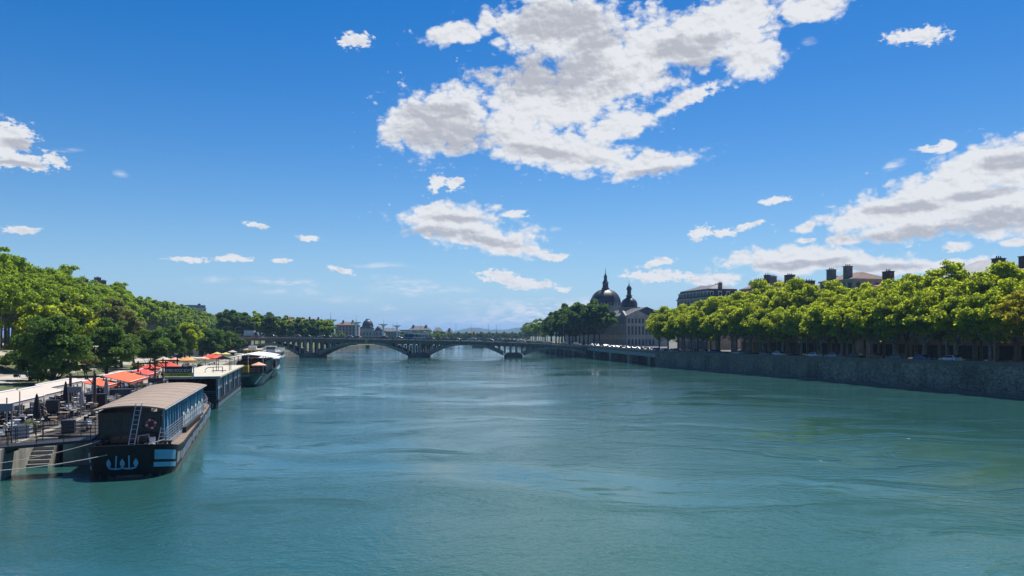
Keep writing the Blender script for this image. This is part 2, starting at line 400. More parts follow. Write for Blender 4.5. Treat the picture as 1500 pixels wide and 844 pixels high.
# left bank terrain (one sheet), slope up to the promenade level
def prom(d): return 7.0
LSEC = [(.7, 2.2), (22, 2.25), (37, 2.8), (46, 6.2), (48, 6.9), (60, 7.), (5000, 7.)]
struct(strip('left_bank_ground', dirt, -280, 420, LSEC, -1)); struct(strip('left_bank_ground', grassm, 420, 2600, LSEC, -1))
struct(strip('lower_quay_paving', pave, -60, 230, [(.7, 2.204), (15, 2.236)], -1))
struct(strip('riverside_path', paving, 20, 460, [(15.3, 2.25), (20.5, 2.262)], -1))
struct(strip('riverside_road', paving, 40, 460, [(27.5, 2.49), (34.5, 2.75)], -1))
tag(strip('grass_verge', grassm, 40, 215, [(20.8, 2.262), (27, 2.47)], -1), kind='stuff', label='dry grass verge between the river path and the road', cat='grass')
tag(strip('grass_lawn', grassm, 232, 345, [(6, 2.23), (21.5, 2.28)], -1), kind='stuff', label='sunlit lawn behind the moored boats near the bridge', cat='grass')
tag(strip('grass_bank', grassm, 150, 460, [(37.2, 2.9), (45.5, 6.05)], -1), kind='stuff', label='grassy slope below the promenade of plane trees', cat='grass')
struct(strip('promenade_road', asph, -60, 1500, [(75, 7.01), (90, 7.01)], -1))
# left quay wall
def wall_strip(name, mat, d0, d1, side, off, thick, z0, z1, label=None, cat='wall', ds=None):
    ds = [d0]+[d for d in stations if d0 < d < d1]+[d1]
    b = MB(); rings = []
    for d in ds:
        X = (XL(d)-off) if side < 0 else (XR(d)+off)
        s = -1 if side < 0 else 1
        za = z0(d) if callable(z0) else z0; zb = z1(d) if callable(z1) else z1
        rings.append([b.pt(p) for p in ((X, d, za), (X, d, zb), (X+s*thick, d, zb), (X+s*thick, d, za))])
    for a, c in zip(rings, rings[1:]):
        for j in range(4): b.face((a[j], a[(j+1) % 4], c[(j+1) % 4], c[j]))
    b.face(rings[0]); b.face(rings[-1])
    return b.build(name, mat)
tag(wall_strip('quay_wall', concrete, -100, 420, -1, 0, .72, -1.5, 2.23), 'low pale concrete quay wall along the moored boats', 'wall')
tag(wall_strip('embankment_wall', stone, 420, 2500, -1, 0, .72, -1.5, 2.23), 'dark embankment wall on the left bank beyond the bridge', 'wall')
# right bank: tall stone quay wall with coping and parapet; it steps back under the viaduct from 267 m
def wt(d): return interp(d, WT)
def wtq(o): return lambda d: wt(d)+o
qw = empty('quay_wall_tall', (0, 0, 0)); tag(qw, 'tall dark rubble stone quay wall below the right street', 'wall'); qw.name = 'stone_quay_wall'
def child(o, p): o.parent = p; return o
child(wall_strip('wall', stone, -100, 267, 1, 0, 1.0, -1.5, wtq(-.75)), qw)
child(wall_strip('coping', coping, -100, 267, 1, -.12, 1.0, wtq(-.75), wtq(-.5)), qw)
child(wall_strip('parapet', coping, -100, 267, 1, .02, .42, wtq(-.5), wtq(0)), qw)
child(wall_strip('footing', coping, -100, 262, 1, -.9, 1.0, -1.5, .45), qw)
RSEC = [(1, wtq(-.52)), (60, 4.9), (5000, 4.9)]
RSEC2 = [(8, wtq(-.545)), (60, 4.9), (5000, 4.9)]
rpave = M('grey_street_paving', (.13, .125, .115), .95, .2, .4, bump=.2, bscale=8)
struct(strip('right_bank_ground', rpave, -280, 267, RSEC, 1)); struct(strip('right_bank_ground', rpave, 267, 640, RSEC2, 1)); struct(strip('right_bank_ground', grassm, 640, 2600, RSEC2, 1))
struct(strip('quay_street', asph, -100, 900, [(6, lambda d: wt(d)-.52+(4.9-wt(d)+.52)*5/59+.008), (22, lambda d: wt(d)-.52+(4.9-wt(d)+.52)*21/59+.012)], 1))
tag(wall_strip('retaining_wall', stone, 267, 900, 1, 7, 1.0, -1.5, wtq(-.97)), 'dark set-back embankment wall behind the viaduct columns', 'wall')
# riverside viaduct on columns
vd = empty('riverside_viaduct', (0, 0, 0)); tag(vd, 'road viaduct with blue-grey girder standing over the water beside the right quay', 'viaduct')
gird = M('painted_girder', (.20, .25, .29), .5, .15, .5, stain=.35)
child(wall_strip('deck', coping, 267.05, 640, 1, -.1, 7.3, wtq(-.95), wtq(-.55)), vd)
child(wall_strip('girder', gird, 267.05, 362, 1, .15, .5, lambda d: wt(d)-2.25, lambda d: wt(d)-.951), vd)
child(wall_strip('girder_flange', gird, 267.02, 362, 1, -.1, .245, lambda d: wt(d)-1.75, lambda d: wt(d)-1.6), vd)
child(wall_strip('parapet', coping, 267.05, 640, 1, -.1, .3, wtq(-.55), wtq(0)), vd)
child(wall_strip('girder', concrete, 392, 640, 1, .15, .5, lambda d: wt(d)-2.25, lambda d: wt(d)-.951), vd)
for k, d in enumerate([276, 300, 326, 352, 396, 420, 446, 474, 504, 540]):
    c = MB(); c.cb((XR(d)+1.2, d, -1.5), (1.3, 1.9, wt(d)-.951+1.5-.005 if False else wt(d)-2.25+1.5-.003), R(14)); c.build('column', concrete, vd)
# far land and hills
far = MB(); far.grid([[(x, y, z) for x in (-9000, -3000, -800, -300, 300, 800, 3000, 9000)] for y, z in ((2590, 3), (3200, 4), (4500, 5), (6600, 8))])
struct(far.build('far_plain', grassm))
def hillrow(name, D, depth, prof, mat, seed):
    b = MB(); rg = random.Random(seed)
    xs = [i*5 for i in range(100, 260)]
    ph = [rg.random()*6 for _ in range(6)]
    rows = []
    for k in range(7):
        t = k/6; r = []
        for px in xs:
            h = interp(px, prof)
            h += .5*math.sin(px*.11+ph[0])+.4*math.sin(px*.23+ph[1]) + .3*math.sin(px*.5+ph[2])
            h = max(h, 0)
            q = math.sin(math.pi*min(1, t*1.0)*.5) if t <= 1 else 1
            hh = (HC + h/F*D)*q
            r.append(((px-750)/F*D, D-depth*(1-t), 4+hh))
        rows.append(r)
    last = [(x, D+depth, 0) for (x, y, z) in rows[-1]]
    rows.append(last)
    b.grid(rows)
    return struct(b.build(name, mat, smooth=True))
wood = M('wooded_slope', (.03, .045, .03), 1., .3, .002, col2=(.045, .06, .035))
hillrow('hills', 5200, 1200, [(500, 0), (600, 0), (650, 1), (672, 6), (692, 11), (706, 10), (738, 7.5), (760, 11), (778, 14), (800, 14), (850, 10), (1000, 6), (1300, 0)], wood, 3)
# ---------------------------------------------------------------- stone arch bridge
BY = 370.; BW = 19.; K = BY/F
def bx(px): return (px-750)*K
DECK = [(300,10.75),(350,10.6),(452,10.25),(580,9.5),(640,9.15),(700,8.75),(780,7.75),(830,6.75),(862,6.05)]
def dz(px): return interp(px, DECK)
bstone = M('bridge_stone', (.18, .145, .115), .9, .25, .35, bump=.3, bscale=5, stain=.45)
bpale = M('bridge_trim_stone', (.29, .24, .19), .9, .2, .5, stain=.35)
rail = M('dark_iron', (.03, .032, .035), .6, .2)
br = empty('stone_bridge', (bx(611), BY, 0)); tag(br, 'grey stone arch bridge with pierced spandrels crossing the whole river', 'bridge')
OFF = Vector((-bx(611), -BY, 0))
def bmb():
    b = MB(); b.X = Matrix.Translation(OFF); return b
pxs = list(range(330, 863, 7))+[862]
def band(o_top, o_bot, y0, y1, a=330, c=862):
    b = bmb(); rings = []
    for px in [p for p in pxs if a <= p <= c]:
        x = bx(px); z = dz(px)
        rings.append([b.pt(p) for p in ((x, y0, z-o_bot), (x, y0, z-o_top), (x, y1, z-o_top), (x, y1, z-o_bot))])
    for r, q in zip(rings, rings[1:]):
        for j in range(4): b.face((r[j], r[(j+1) % 4], q[(j+1) % 4], q[j]))
    b.face(rings[0]); b.face(rings[-1]); return b
band(1.05, 2.35, BY, BY+BW).build('deck', bstone, br)
cz = band(.85, 1.25, BY-.55, BY-.003)
for px in np.arange(332, 862, 2.6): x = bx(px); z = dz(px); cz.box(x-.16, x+.16, BY-.45, BY-.004, z-1.62, z-1.253)
cz.build('cornice', bpale, br)
band(.853, 1.047, BY-.02, BY+BW+.3).build('roadway', asph, br)
band(.85, 1.25, BY+BW+.003, BY+BW+.5).build('cornice', bpale, br)
for y in (BY-.4, BY+BW+.2):
    p = band(.0, .14, y, y+.2)
    for px in np.arange(331, 862, .85): x = bx(px); z = dz(px); p.box(x-.045, x+.045, y+.06, y+.14, z-.849, z-.141)
    for px in np.arange(345, 862, 33.): x = bx(px); z = dz(px); p.box(x-.3, x+.3, y-.05, y+.3, z-.848, z+.12)
    p.build('railing', rail if False else bstone, br)
PIER = [452., 611., 752.]
SP = [(345, 437, 5.9), (467, 596, 6.75), (626, 737, 5.95), (767, 858, 4.2)]   # intrados: left px, right px, crown z
def intr(px, sp):
    a, b, c = sp; t = (px-(a+b)/2)/((b-a)/2)
    return 1.0+(c-1.0)*(1-abs(t)**2.15)
def ringt(px, sp):
    a, b, c = sp; t = abs((px-(a+b)/2)/((b-a)/2)); return 1.0+.9*t*t
for sp in SP:
    b = bmb(); rings = []
    top_cap = []
    N = 36
    for k in range(N+1):
        px = sp[0]+(sp[1]-sp[0])*k/N; zi = intr(px, sp); ze = min(zi+ringt(px, sp), dz(px)-2.351)
        x = bx(px); rings.append([b.pt(p) for p in ((x, BY-.15, zi), (x, BY-.15, ze), (x, BY+BW+.15, ze), (x, BY+BW+.15, zi))])
    for r, q in zip(rings, rings[1:]):
        for j in range(4): b.face((r[j], r[(j+1) % 4], q[(j+1) % 4], q[j]))
    b.face(rings[0]); b.face(rings[-1])
    b.build('arch', bpale, br)
    # solid crown zone between the ring and the deck
for sp in SP:
    a, c, cr = sp; mid = (a+c)/2
    N = 30
    for yy in ((BY+.02, BY+1.), (BY+BW-1., BY+BW-.02)):
        prev = None; b = bmb(); n = 0
        for k in range(N+1):
            px = a+(c-a)*k/N
            ze = intr(px, sp)+ringt(px, sp); zt = dz(px)-2.353
            ok = (zt-ze) < 1.25
            if ok:
                x = bx(px); r = [b.pt(p) for p in ((x, yy[0], min(ze-.1, zt)), (x, yy[0], zt), (x, yy[1], zt), (x, yy[1], min(ze-.1, zt)))]
                if prev:
                    for j in range(4): b.face((prev[j], prev[(j+1) % 4], r[(j+1) % 4], r[j]))
                else: b.face(r)
                prev = r; n += 1
            elif prev: b.face(prev); prev = None
        if prev: b.face(prev)
        if n: b.build('spandrel', bstone, br)
for i, pc in enumerate(PIER):
    b = bmb(); x0, x1 = bx(pc-14.2), bx(pc+14.2)
    prof = [(x0+.2, -3), (x1-.2, -3), (x1-.2, 1.1), (x1-1.5, 2.2), (x0+1.5, 2.2), (x0+.2, 1.1)]
    b.prism(prof, 'y', BY-.2, BY+BW+.2)
    # rounded cutwater
    cx = (x0+x1)/2; rr = (x1-x0)/2*.8
    for s, yb in ((-1, BY-.2), (1, BY+BW+.2)):
        pts = [(cx+rr*math.cos(t), yb+s*1.9*math.sin(t)) for t in np.linspace(0, math.pi, 9)]
        b.prism(pts, 'z', -3, 1.25)
    b.build('pier', bstone, br)
    pz = bmb()
    for q in (-4.3, 4.3):
        x = bx(pc+q); z = dz(pc)
        pz.box(x-.55, x+.55, BY-.42, BY-.16, 1.9, z-1.62)
    pz.build('pilaster', bpale, br)
def extr(px):
    for sp in SP:
        if sp[0] <= px <= sp[1]: return intr(px, sp)+ringt(px, sp)
    return 2.2
PITCH = 8.55
for pc in PIER:
    cols = [pc+(k-.5)*PITCH for k in range(-6, 8)]
    for y0, y1, hy in ((BY+.05, BY+.95, BY-.02), (BY+BW-.95, BY+BW-.05, BY+BW+.02)):
      arc = bmb()
      for a, c in zip(cols, cols[1:]):
        zt = dz((a+c)/2)-2.2; top = dz((a+c)/2)-2.75
        if min(extr(a), extr(c)) > top-.2 or a < 340: continue
        if c > 858: continue
        xm = bx((a+c)/2); hw = bx(a+.9); r = bx(c-1.15)-xm
        if True:
            bot = []
            for t in np.linspace(0, math.pi, 9): bot.append((xm-r*math.cos(t), top-r*.75+r*.75*math.sin(t)))
            pl = [(bx(a), top-r*.75)]+bot+[(bx(c), top-r*.75), (bx(c), dz(c)-2.352), (bx(a), dz(a)-2.352)]
            # strips
            xs = [q[0] for q in bot]
            rr_ = []
            for (xx, zz) in [(bx(a), top-r*.75)]+bot+[(bx(c), top-r*.75)]:
                ztt = dz(a)-2.352+(dz(c)-dz(a))*(xx-bx(a))/(bx(c)-bx(a))
                rr_.append([arc.pt(p) for p in ((xx, y0, zz), (xx, y0, ztt), (xx, y1, ztt), (xx, y1, zz))])
            for p_, q_ in zip(rr_, rr_[1:]):
                for j in range(4): arc.face((p_[j], p_[(j+1) % 4], q_[(j+1) % 4], q_[j]))
            arc.face(rr_[0]); arc.face(rr_[-1])
        # thin archivolt hood
        hood = [(xm-(r+.12)*math.cos(t), hy, top-r*.75+(r*.75+.14)*math.sin(t)) for t in np.linspace(0, math.pi, 9)]
        arc.path(hood, .09, 5)
      arc.build('arcade', bstone, br)
    for px in cols:
        zb = extr(px); zt = dz(px)-2.75-.9
        if zb > dz(px)-3.1 or px < 345 or px > 850: continue
        x = bx(px)
        for y0, y1 in ((BY, BY+1.), (BY+BW/2-.5, BY+BW/2+.5), (BY+BW-1., BY+BW)):
            c = bmb(); c.box(x-.36, x+.36, y0, y1, zb-.25, zt+.05)
            c.box(x-.46, x+.46, y0-.04, y1+.04, zt-.12, zt+.18)
            c.build('column', bpale, br)
# crest over the second span
crest = M('gilt_bronze', (.42, .30, .06), .45, .3, 3, metal=.4)
b = bmb(); x = bx(537); z = dz(537)
b.prism([(x-.9, z-1.5), (x-.5, z-2.3), (x, z-2.7), (x+.5, z-2.3), (x+.9, z-1.5), (x+.5, z-1.2), (x, z-.8), (x-.5, z-1.2)], 'y', BY-.75, BY-.56)
b.build('crest', crest, br)
b = bmb(); b.prism([(bx(290), -1), (bx(344), -1), (bx(349), 1), (bx(349), dz(345)-2.353), (bx(290), dz(345)-2.353)], 'y', BY+.3, BY+BW-.3); b.build('abutment', bstone, br)
b = bmb(); b.prism([(bx(857), -1), (bx(862), -1), (bx(862), dz(860)-2.353), (bx(857), dz(860)-2.353)], 'y', BY+.3, BY+BW-.3); b.build('abutment', bstone, br)
# approach road on the left bank
ap = MB(); ap.box(-420, bx(330), BY, BY+BW, -1, 9.4); tag(ap.build('approach_ramp', bstone), 'stone approach embankment carrying the road to the bridge on the left bank', 'embankment')

# second bridge far behind, low steel girders on dark piers
b2 = empty('steel_bridge', (0, 680, 0)); tag(b2, 'low flat steel girder bridge seen beneath the stone arches', 'bridge')
k = MB(); k.box(-170, 40, 0, 18, 3.2, 4.6); k.build('deck', rail, b2)
for px in (512, 622, 700):
    x = (px-750)/F*680; k = MB(); k.box(x-5, x+5, -1, 19, -2, 2.2); k.box(x-3.5, x+3.5, 0, 18, 2.2, 3.198); k.build('pier', bstone, b2)
# ---------------------------------------------------------------- trees
LEAF = {
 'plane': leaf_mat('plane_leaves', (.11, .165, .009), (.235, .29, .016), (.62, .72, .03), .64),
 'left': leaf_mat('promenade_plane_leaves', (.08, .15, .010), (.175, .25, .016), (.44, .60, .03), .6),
 'gold': leaf_mat('yellowing_plane_leaves', (.20, .21, .012), (.34, .31, .018), (.75, .68, .03), .58),
 'dark': leaf_mat('dark_leaves', (.045, .10, .02), (.085, .155, .026), (.18, .32, .04), .5),
 'olive': leaf_mat('olive_leaves', (.13, .14, .04), (.21, .21, .06), (.28, .28, .06), .4),
 'shrub': leaf_mat('lime_leaves', (.10, .19, .02), (.17, .28, .03), (.2, .3, .04), .4),
}
bark = M('pale_bark', (.17, .15, .12), .9, .35, 1.5, bump=.4, bscale=8, col2=(.26, .24, .19))
darkbark = M('dark_bark', (.06, .05, .04), .95, .3, 2., bump=.4, bscale=8)
def leaves_mesh(name, cl, n, size, rg, mat, flat=.75):
    """cl: list of clumps (x,y,z,r). n leaf faces spread over the clumps."""
    cl = np.array(cl); w = cl[:, 3]**2; w = w/w.sum()
    idx = rg.choice(len(cl), n, p=w)
    d = rg.normal(size=(n, 3)); d /= np.linalg.norm(d, axis=1)[:, None]
    d[:, 2] = np.where(d[:, 2] < -.3, -d[:, 2]*rg.random(n), d[:, 2])
    rad = cl[idx, 3]*(0.55+.5*rg.random(n)**.6)
    # bumpy clump surface
    rad *= 1+.18*np.sin(d[:, 0]*7+idx)*np.cos(d[:, 1]*6+idx*2)
    pos = cl[idx, :3]+d*rad[:, None]*np.array([1, 1, flat])
    nr = d*.9+np.array([0, 0, .35])+rg.normal(size=(n, 3))*.55; nr /= np.linalg.norm(nr, axis=1)[:, None]
    t = np.cross(nr, rg.normal(size=(n, 3))); t /= np.linalg.norm(t, axis=1)[:, None]; b = np.cross(nr, t)
    s = size*(.55+.75*rg.random(n))[:, None]
    V = np.empty((n, 4, 3)); V[:, 0] = pos-t*s*.6; V[:, 1] = pos+b*s*.42-nr*s*.08; V[:, 2] = pos+t*s*.6; V[:, 3] = pos-b*s*.42-nr*s*.08
    me = bpy.data.meshes.new(name); me.vertices.add(n*4); me.vertices.foreach_set('co', V.reshape(-1))
    me.loops.add(n*4); me.loops.foreach_set('vertex_index', np.arange(n*4)); me.polygons.add(n)
    me.polygons.foreach_set('loop_start', np.arange(n)*4)
    me.materials.append(mat); me.update(); me.validate()
    return me
def make_tree(kind, H, cr, cb, n, size, seed, mat, bmat, trunk_r=.35, nc=46, lean=0., cat='tree', squash=1., gap=.22, stems=1):
    """H height, cr crown radius, cb crown bottom height"""
    rg = np.random.default_rng(seed)
    root = empty(kind); root['category'] = cat
    cl = []; cz = (H+cb)/2; hh = (H-cb)/2
    k = 0
    while len(cl) < nc and k < 4000:
        k += 1
        p = rg.normal(size=3); p /= np.linalg.norm(p); r = rg.random()**.38
        lob = 1+.16*math.sin(math.atan2(p[1], p[0])*3+seed)+.12*math.sin(p[2]*5+seed*2)
        q = p*r*lob
        taper = 1-.25*max(0, q[2])
        c = np.array([q[0]*(cr-.9)*taper, q[1]*(cr-.9)*taper, cz+q[2]*(hh-.7)])
        rad = cr*(.13+.13*rg.random())
        if cl and min(np.linalg.norm((c-np.array(o[:3]))) - gap*(rad+o[3]) for o in cl) < 0: continue
        cl.append((*c, rad))
    if not cl: cl = [(0, 0, cz, cr*.5)]
    me = leaves_mesh('crown', cl, n, size, rg, mat)
    co = bpy.data.objects.new('crown', me); COL.objects.link(co); co.parent = root
    b = MB()
    for s in range(stems):
        ox, oy = (0, 0) if stems == 1 else (rg.uniform(-.6, .6), rg.uniform(-.6, .6))
        lx, ly = rg.uniform(-.5, .5)+lean, rg.uniform(-.5, .5)
        top = (ox+lx, oy+ly, cb+hh*.7)
        b.path([(ox, oy, -.3), (ox+.05, oy, .4), (ox+lx*.4, oy+ly*.3, cb*.6), (ox+lx*.8, oy+ly*.8, cb+.3), top], [trunk_r*1.35, trunk_r, trunk_r*.85, trunk_r*.7, trunk_r*.3], 8)
    order = sorted(cl, key=lambda c: c[2])[:max(6, nc//4)]
    for c in order[:10]:
        s0 = Vector((lx*.6, ly*.6, cb*rg.uniform(.75, 1.05)+.2)); e = Vector(c[:3])
        mid = s0.lerp(e, .5)+Vector((0, 0, -.1*(e-s0).length))
        b.path([s0, mid, e], [trunk_r*.45, trunk_r*.28, trunk_r*.1], 5)
    b.build('trunk', bmat, root, smooth=True)
    return root
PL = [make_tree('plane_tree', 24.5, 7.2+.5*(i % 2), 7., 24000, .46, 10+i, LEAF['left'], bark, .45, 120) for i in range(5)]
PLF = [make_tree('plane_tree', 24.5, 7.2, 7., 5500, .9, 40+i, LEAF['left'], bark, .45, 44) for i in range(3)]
QF = [make_tree('quay_plane_tree', 14., 5.6, 4.2, 19000, .38, 60+i, LEAF['gold' if i == 4 else 'plane'], bark, .3, 95) for i in range(5)]
QB = [make_tree('quay_plane_tree', 21., 6.8, 6., 18000, .48, 80+i, LEAF['plane'], bark, .4, 105) for i in range(4)]
DK = [make_tree('river_tree', 11.5, 6.2, .5, 24000, .36, 100+i, LEAF['dark'], darkbark, .25, 90, stems=3) for i in range(3)]
OLV = [make_tree('river_tree', 12.5, 5., 2.5, 16000, .36, 120+i, LEAF['olive'], darkbark, .25, 80, stems=2) for i in range(2)]
MD = [make_tree('river_tree', 11., 5., 1.5, 14000, .4, 140+i, LEAF['plane' if i else 'dark'], darkbark, .25, 75, stems=2) for i in range(3)]
DPL = [make_tree('dark_plane_tree', 19., 7., 5.5, 9000, .8, 160+i, LEAF['dark'], darkbark, .4, 44) for i in range(2)]
def row_x(d, off): return (-20.5-.29*d) - off
n = 0
for rowi, (off, sp) in enumerate(((50, 9.5), (60, 10), (72, 10.5))):
    d = 104+rowi*4
    while d < 980:
        far_ = d > 340
        if off > 50 and d > 640: break
        src = rnd.choice(PLF if far_ else PL)
        s = rnd.uniform(.93, 1.07)*(1.0 if rowi else .95)
        x = row_x(d, off)+rnd.uniform(-1, 1)
        zone = 'nearest the left edge' if d < 180 else ('above the river path' if d < 330 else 'dwindling toward the bridge')
        rn = ('front', 'middle', 'rear')[rowi]
        if not (BY-6 < d < BY+BW+6):
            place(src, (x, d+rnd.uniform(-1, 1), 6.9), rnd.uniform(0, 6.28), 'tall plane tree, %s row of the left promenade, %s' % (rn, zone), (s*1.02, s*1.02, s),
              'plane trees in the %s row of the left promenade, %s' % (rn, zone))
        d += sp*(1 if d < 400 else 1.35)
# lower trees beside the river path: (px, base py, top py, ground z, kind list, label)
LOW = [
 (80, 561, 456, DK[0], 'wide dark green tree in front at the far left above the awnings'),
 (42, 558, 500, DK[1], 'small dark bushy tree leaning out over the road at far left'),
 (125, 556, 508, OLV[0], 'small yellow-olive tree between the two dark trees'),
 (158, 550, 470, DK[2], 'round dark tree behind the orange awning'),
 (60, 548, 440, MD[1], 'bright green tree rising behind the wide dark tree'),
 (110, 540, 430, MD[2], 'light green tree between the promenade planes and the dark trees'),
 (172, 538, 438, OLV[1], 'tall feathery olive-green tree in the middle of the left bank'),
 (222, 543, 480, DK[1], 'dark tree overhanging the orange parasols'),
 (195, 540, 465, OLV[0], 'brownish olive tree behind the dark tree by the parasols'),
 (250, 534, 478, MD[0], 'dark green tree at the end of the lawn'),
 (275, 527, 470, MD[1], 'light green tree behind the lawn'),
 (262, 521, 478, DK[2], 'low dark tree at the back of the lawn beside the pale wall'),
 (296, 523, 476, MD[2], 'green tree behind the lawn, right of the pale wall'),
 (310, 524, 478, DK[0], 'dark tree above the red parasols'),
 (327, 522, 484, MD[0], 'dark rounded tree above the red parasols, next to the bridge'),
 (343, 520, 488, DK[1], 'lowest dark tree against the bridge end'),
 (288, 519, 482, DK[1], 'dark bushy tree half hidden behind the lawn trees'),
 (335, 518, 486, DK[2], 'dark shrub-like tree touching the bridge approach'),
]
for px, pb, ptp, src, lab in LOW:
    zg = 2.4; D = (HC-zg)*F/(pb-HY)
    x = (px-750)/F*D; off = XL(D)-x
    zg = interp(off, [(22, 2.25), (37, 2.8), (46, 6.2), (48, 6.9)])
    H = HC-(ptp-HY)/F*D-zg
    base = {'river_tree': 11.5}.get(src.name.split('.')[0], 11.5)
    if src in OLV: base = 12.5
    if src in MD: base = 11.
    s = H/base
    place(src, (x, D, zg), rnd.uniform(0, 6.28), lab, (s*rnd.uniform(.92, 1.05),)*2+(s,), 'trees along the lower river path')
# left bank beyond the bridge
for k in range(34):
    d = 405+ (k % 17)*7+rnd.uniform(-3, 3); off = 8+(k//17)*14+rnd.uniform(-3, 3)
    px = 335+(k % 17)*9.2+rnd.uniform(-3, 3); D = 425+(k//17)*35+(k % 17)*3
    H = interp(px, [(335, 23), (360, 22), (400, 19.5), (440, 17), (480, 17)])*rnd.uniform(.85, 1.0)*(D/430)**.5
    zg = 6.0
    src = DPL[k % 2] if px < 370 or rnd.random() < .35 else PLF[k % 3]
    base = 19. if src in DPL else 24.5
    s = (H-0)/base
    place(src, ((px-750)/F*D, D, zg-2), rnd.uniform(0, 6.28), 'tree standing beyond the stone bridge on the left bank', (s*1.0, s*1.0, s), 'trees beyond the stone bridge on the left bank')
for k, px in enumerate((500, 590, 600, 612, 622, 632, 641, 650, 489)):
    D = 640+30*(k % 3); place(PLF[k % 3], ((px-750)/F*D, D, 3), k*1., 'small far tree between the white towers and the hills', .5, 'far trees between the white towers and the hills')
for k in range(22):
    px = 655+k*5.6; D = 900+(k % 3)*25; place(DPL[k % 2], ((px-750)/F*D, D, 2), k*1., 'dark far tree at the foot of the blue hills', .68, 'dark far trees at the foot of the blue hills')
# right quay: front and back rows
d = 118; i = 0
while d < 280:
    src = QF[4] if (i in (1, 2)) else QF[i % 4]
    s = rnd.uniform(.93, 1.08); 
    zone = ('at the right edge of the view', 'below the broad twin chimneys', 'next to the hospital')[0 if d < 165 else (1 if d < 235 else 2)]
    lab = 'low light green quay plane tree, front row, ' + zone
    if i in (1, 2): lab = 'plane tree with yellowing crown on the stone quay near the right edge'
    place(src, (XR(d)+5.5+rnd.uniform(-.4, .4), d, 4.9), rnd.uniform(0, 6.28), lab, (s*1.05, s*1.05, s), None if i in (1, 2) else 'front row plane trees on the right quay, '+zone)
    if i in (1, 2): QF[4]['group'] = 'yellowing plane trees on the right quay'
    d += 8.0; i += 1
for off, hs in ((18, .93), (28, 1.06)):
    d = 112+off*.2; i = 0
    while d < 322:
        s = hs*rnd.uniform(.94, 1.06)*interp(d, [(150, .96), (205, .96), (225, .99), (255, 1), (290, .86), (320, .82)])
        zone = ('at the right edge of the view', 'below the broad twin chimneys', 'next to the hospital')[0 if d < 165 else (1 if d < 240 else 2)]
        rn = 'middle' if off == 18 else 'back'
        place(QB[i % 4], (XR(d)+off+rnd.uniform(-.8, .8), d, 4.9), rnd.uniform(0, 6.28), 'taller quay plane tree, %s row, %s' % (rn, zone), (s, s, s), '%s row plane trees on the right quay, %s' % (rn, zone))
        d += 9.; i += 1
# dark planes in front of the hospital, then the lighter far rows
for k in range(16):
    D = 392+ (k % 8)*13; row = k//8
    x = XR(D)+4+row*9+rnd.uniform(-1, 1)
    s = rnd.uniform(.95, 1.05)*(1.2 if k % 8 < 4 else 1.05)
    place(DPL[k % 2], (x, D, 5), rnd.uniform(0, 6.28), 'dark plane tree in front of the domed hospital, %s row' % ('river', 'street')[row], (s, s, s), 'dark plane trees in front of the domed hospital, %s row' % ('river', 'street')[row])
for k in range(22):
    D = 505+(k % 11)*30; row = k//11
    x = XR(D)+5+row*11+rnd.uniform(-1, 1); s = rnd.uniform(.68, .8)
    place(PLF[k % 3], (x, D, 5), rnd.uniform(0, 6.28), 'far light green plane tree beyond the bridge on the right, %s row' % ('river', 'street')[row], (s, s, s), 'far plane trees on the right quay beyond the bridge, %s row' % ('river', 'street')[row])
# ---------------------------------------------------------------- buildings
W_ = {'grey': M('grey_render', (.36, .33, .29), .9, .15, .3, stain=.3), 'cream': M('cream_render', (.42, .37, .29), .9, .12, .3, stain=.25),
      'pink': M('pink_render', (.42, .30, .24), .9, .12, .3, stain=.25), 'stone': M('facade_stone', (.45, .41, .35), .9, .15, .25, stain=.35),
      'white': M('white_render', (.62, .60, .56), .9, .08, .3, stain=.15)}
slate = M('slate_roof', (.055, .055, .065), .65, .25, .8); zinc = M('zinc_roof', (.20, .215, .23), .5, .2, .5)
tile = M('red_roof_tile', (.26, .10, .055), .85, .3, 1.2, bump=.4, bscale=6); browntile = M('brown_roof_tile', (.16, .10, .075), .85, .3, 1.2, bump=.4, bscale=6)
chbrick = M('chimney_brick', (.13, .085, .07), .95, .35, 1.5, bump=.3, bscale=6); chrender = M('chimney_render', (.20, .175, .155), .95, .3, 1.)
wglass = M('dark_window', (.012, .014, .018), .3, .5, .6, spec=.3); wframe = M('window_frame', (.27, .25, .22), .7, .1)
shopdark = M('shop_front', (.045, .04, .04), .5, .5, .8)
def window_mesh(w, h, arch=False):
    b = MB()
    if arch:
        pts = [(-w/2, 0), (w/2, 0), (w/2, h-w/2)]+[(w/2*math.cos(t), h-w/2+w/2*math.sin(t)) for t in np.linspace(.4, math.pi-.4, 5)]+[(-w/2, h-w/2)]
    else: pts = [(-w/2, 0), (w/2, 0), (w/2, h), (-w/2, h)]
    b.prism(pts, 'y', -.05, .1)
    b.mi = 1
    b.box(-w/2-.18, -w/2-.003, -.16, .1, -.05, h-(w/2 if arch else 0)); b.box(w/2+.003, w/2+.18, -.16, .1, -.05, h-(w/2 if arch else 0))
    if not arch: b.box(-w/2-.25, w/2+.25, -.2, .1, h+.003, h+.25)
    b.box(-w/2-.25, w/2+.25, -.24, .1, -.22, -.053)
    b.box(-.025, .025, -.09, .1, 0, h-.1); b.box(-w/2, w/2, -.085, .1, h*.62, h*.62+.07)
    return b
WINS = {}
def window(key, w, h, arch, parent, loc, rz=0):
    if key not in WINS:
        o = window_mesh(w, h, arch).build('window', [wglass, wframe], parent); WINS[key] = o.data
    else:
        o = bpy.data.objects.new('window', WINS[key]); COL.objects.link(o); o.parent = parent
    o.location = loc; o.rotation_euler = (0, 0, rz); return o
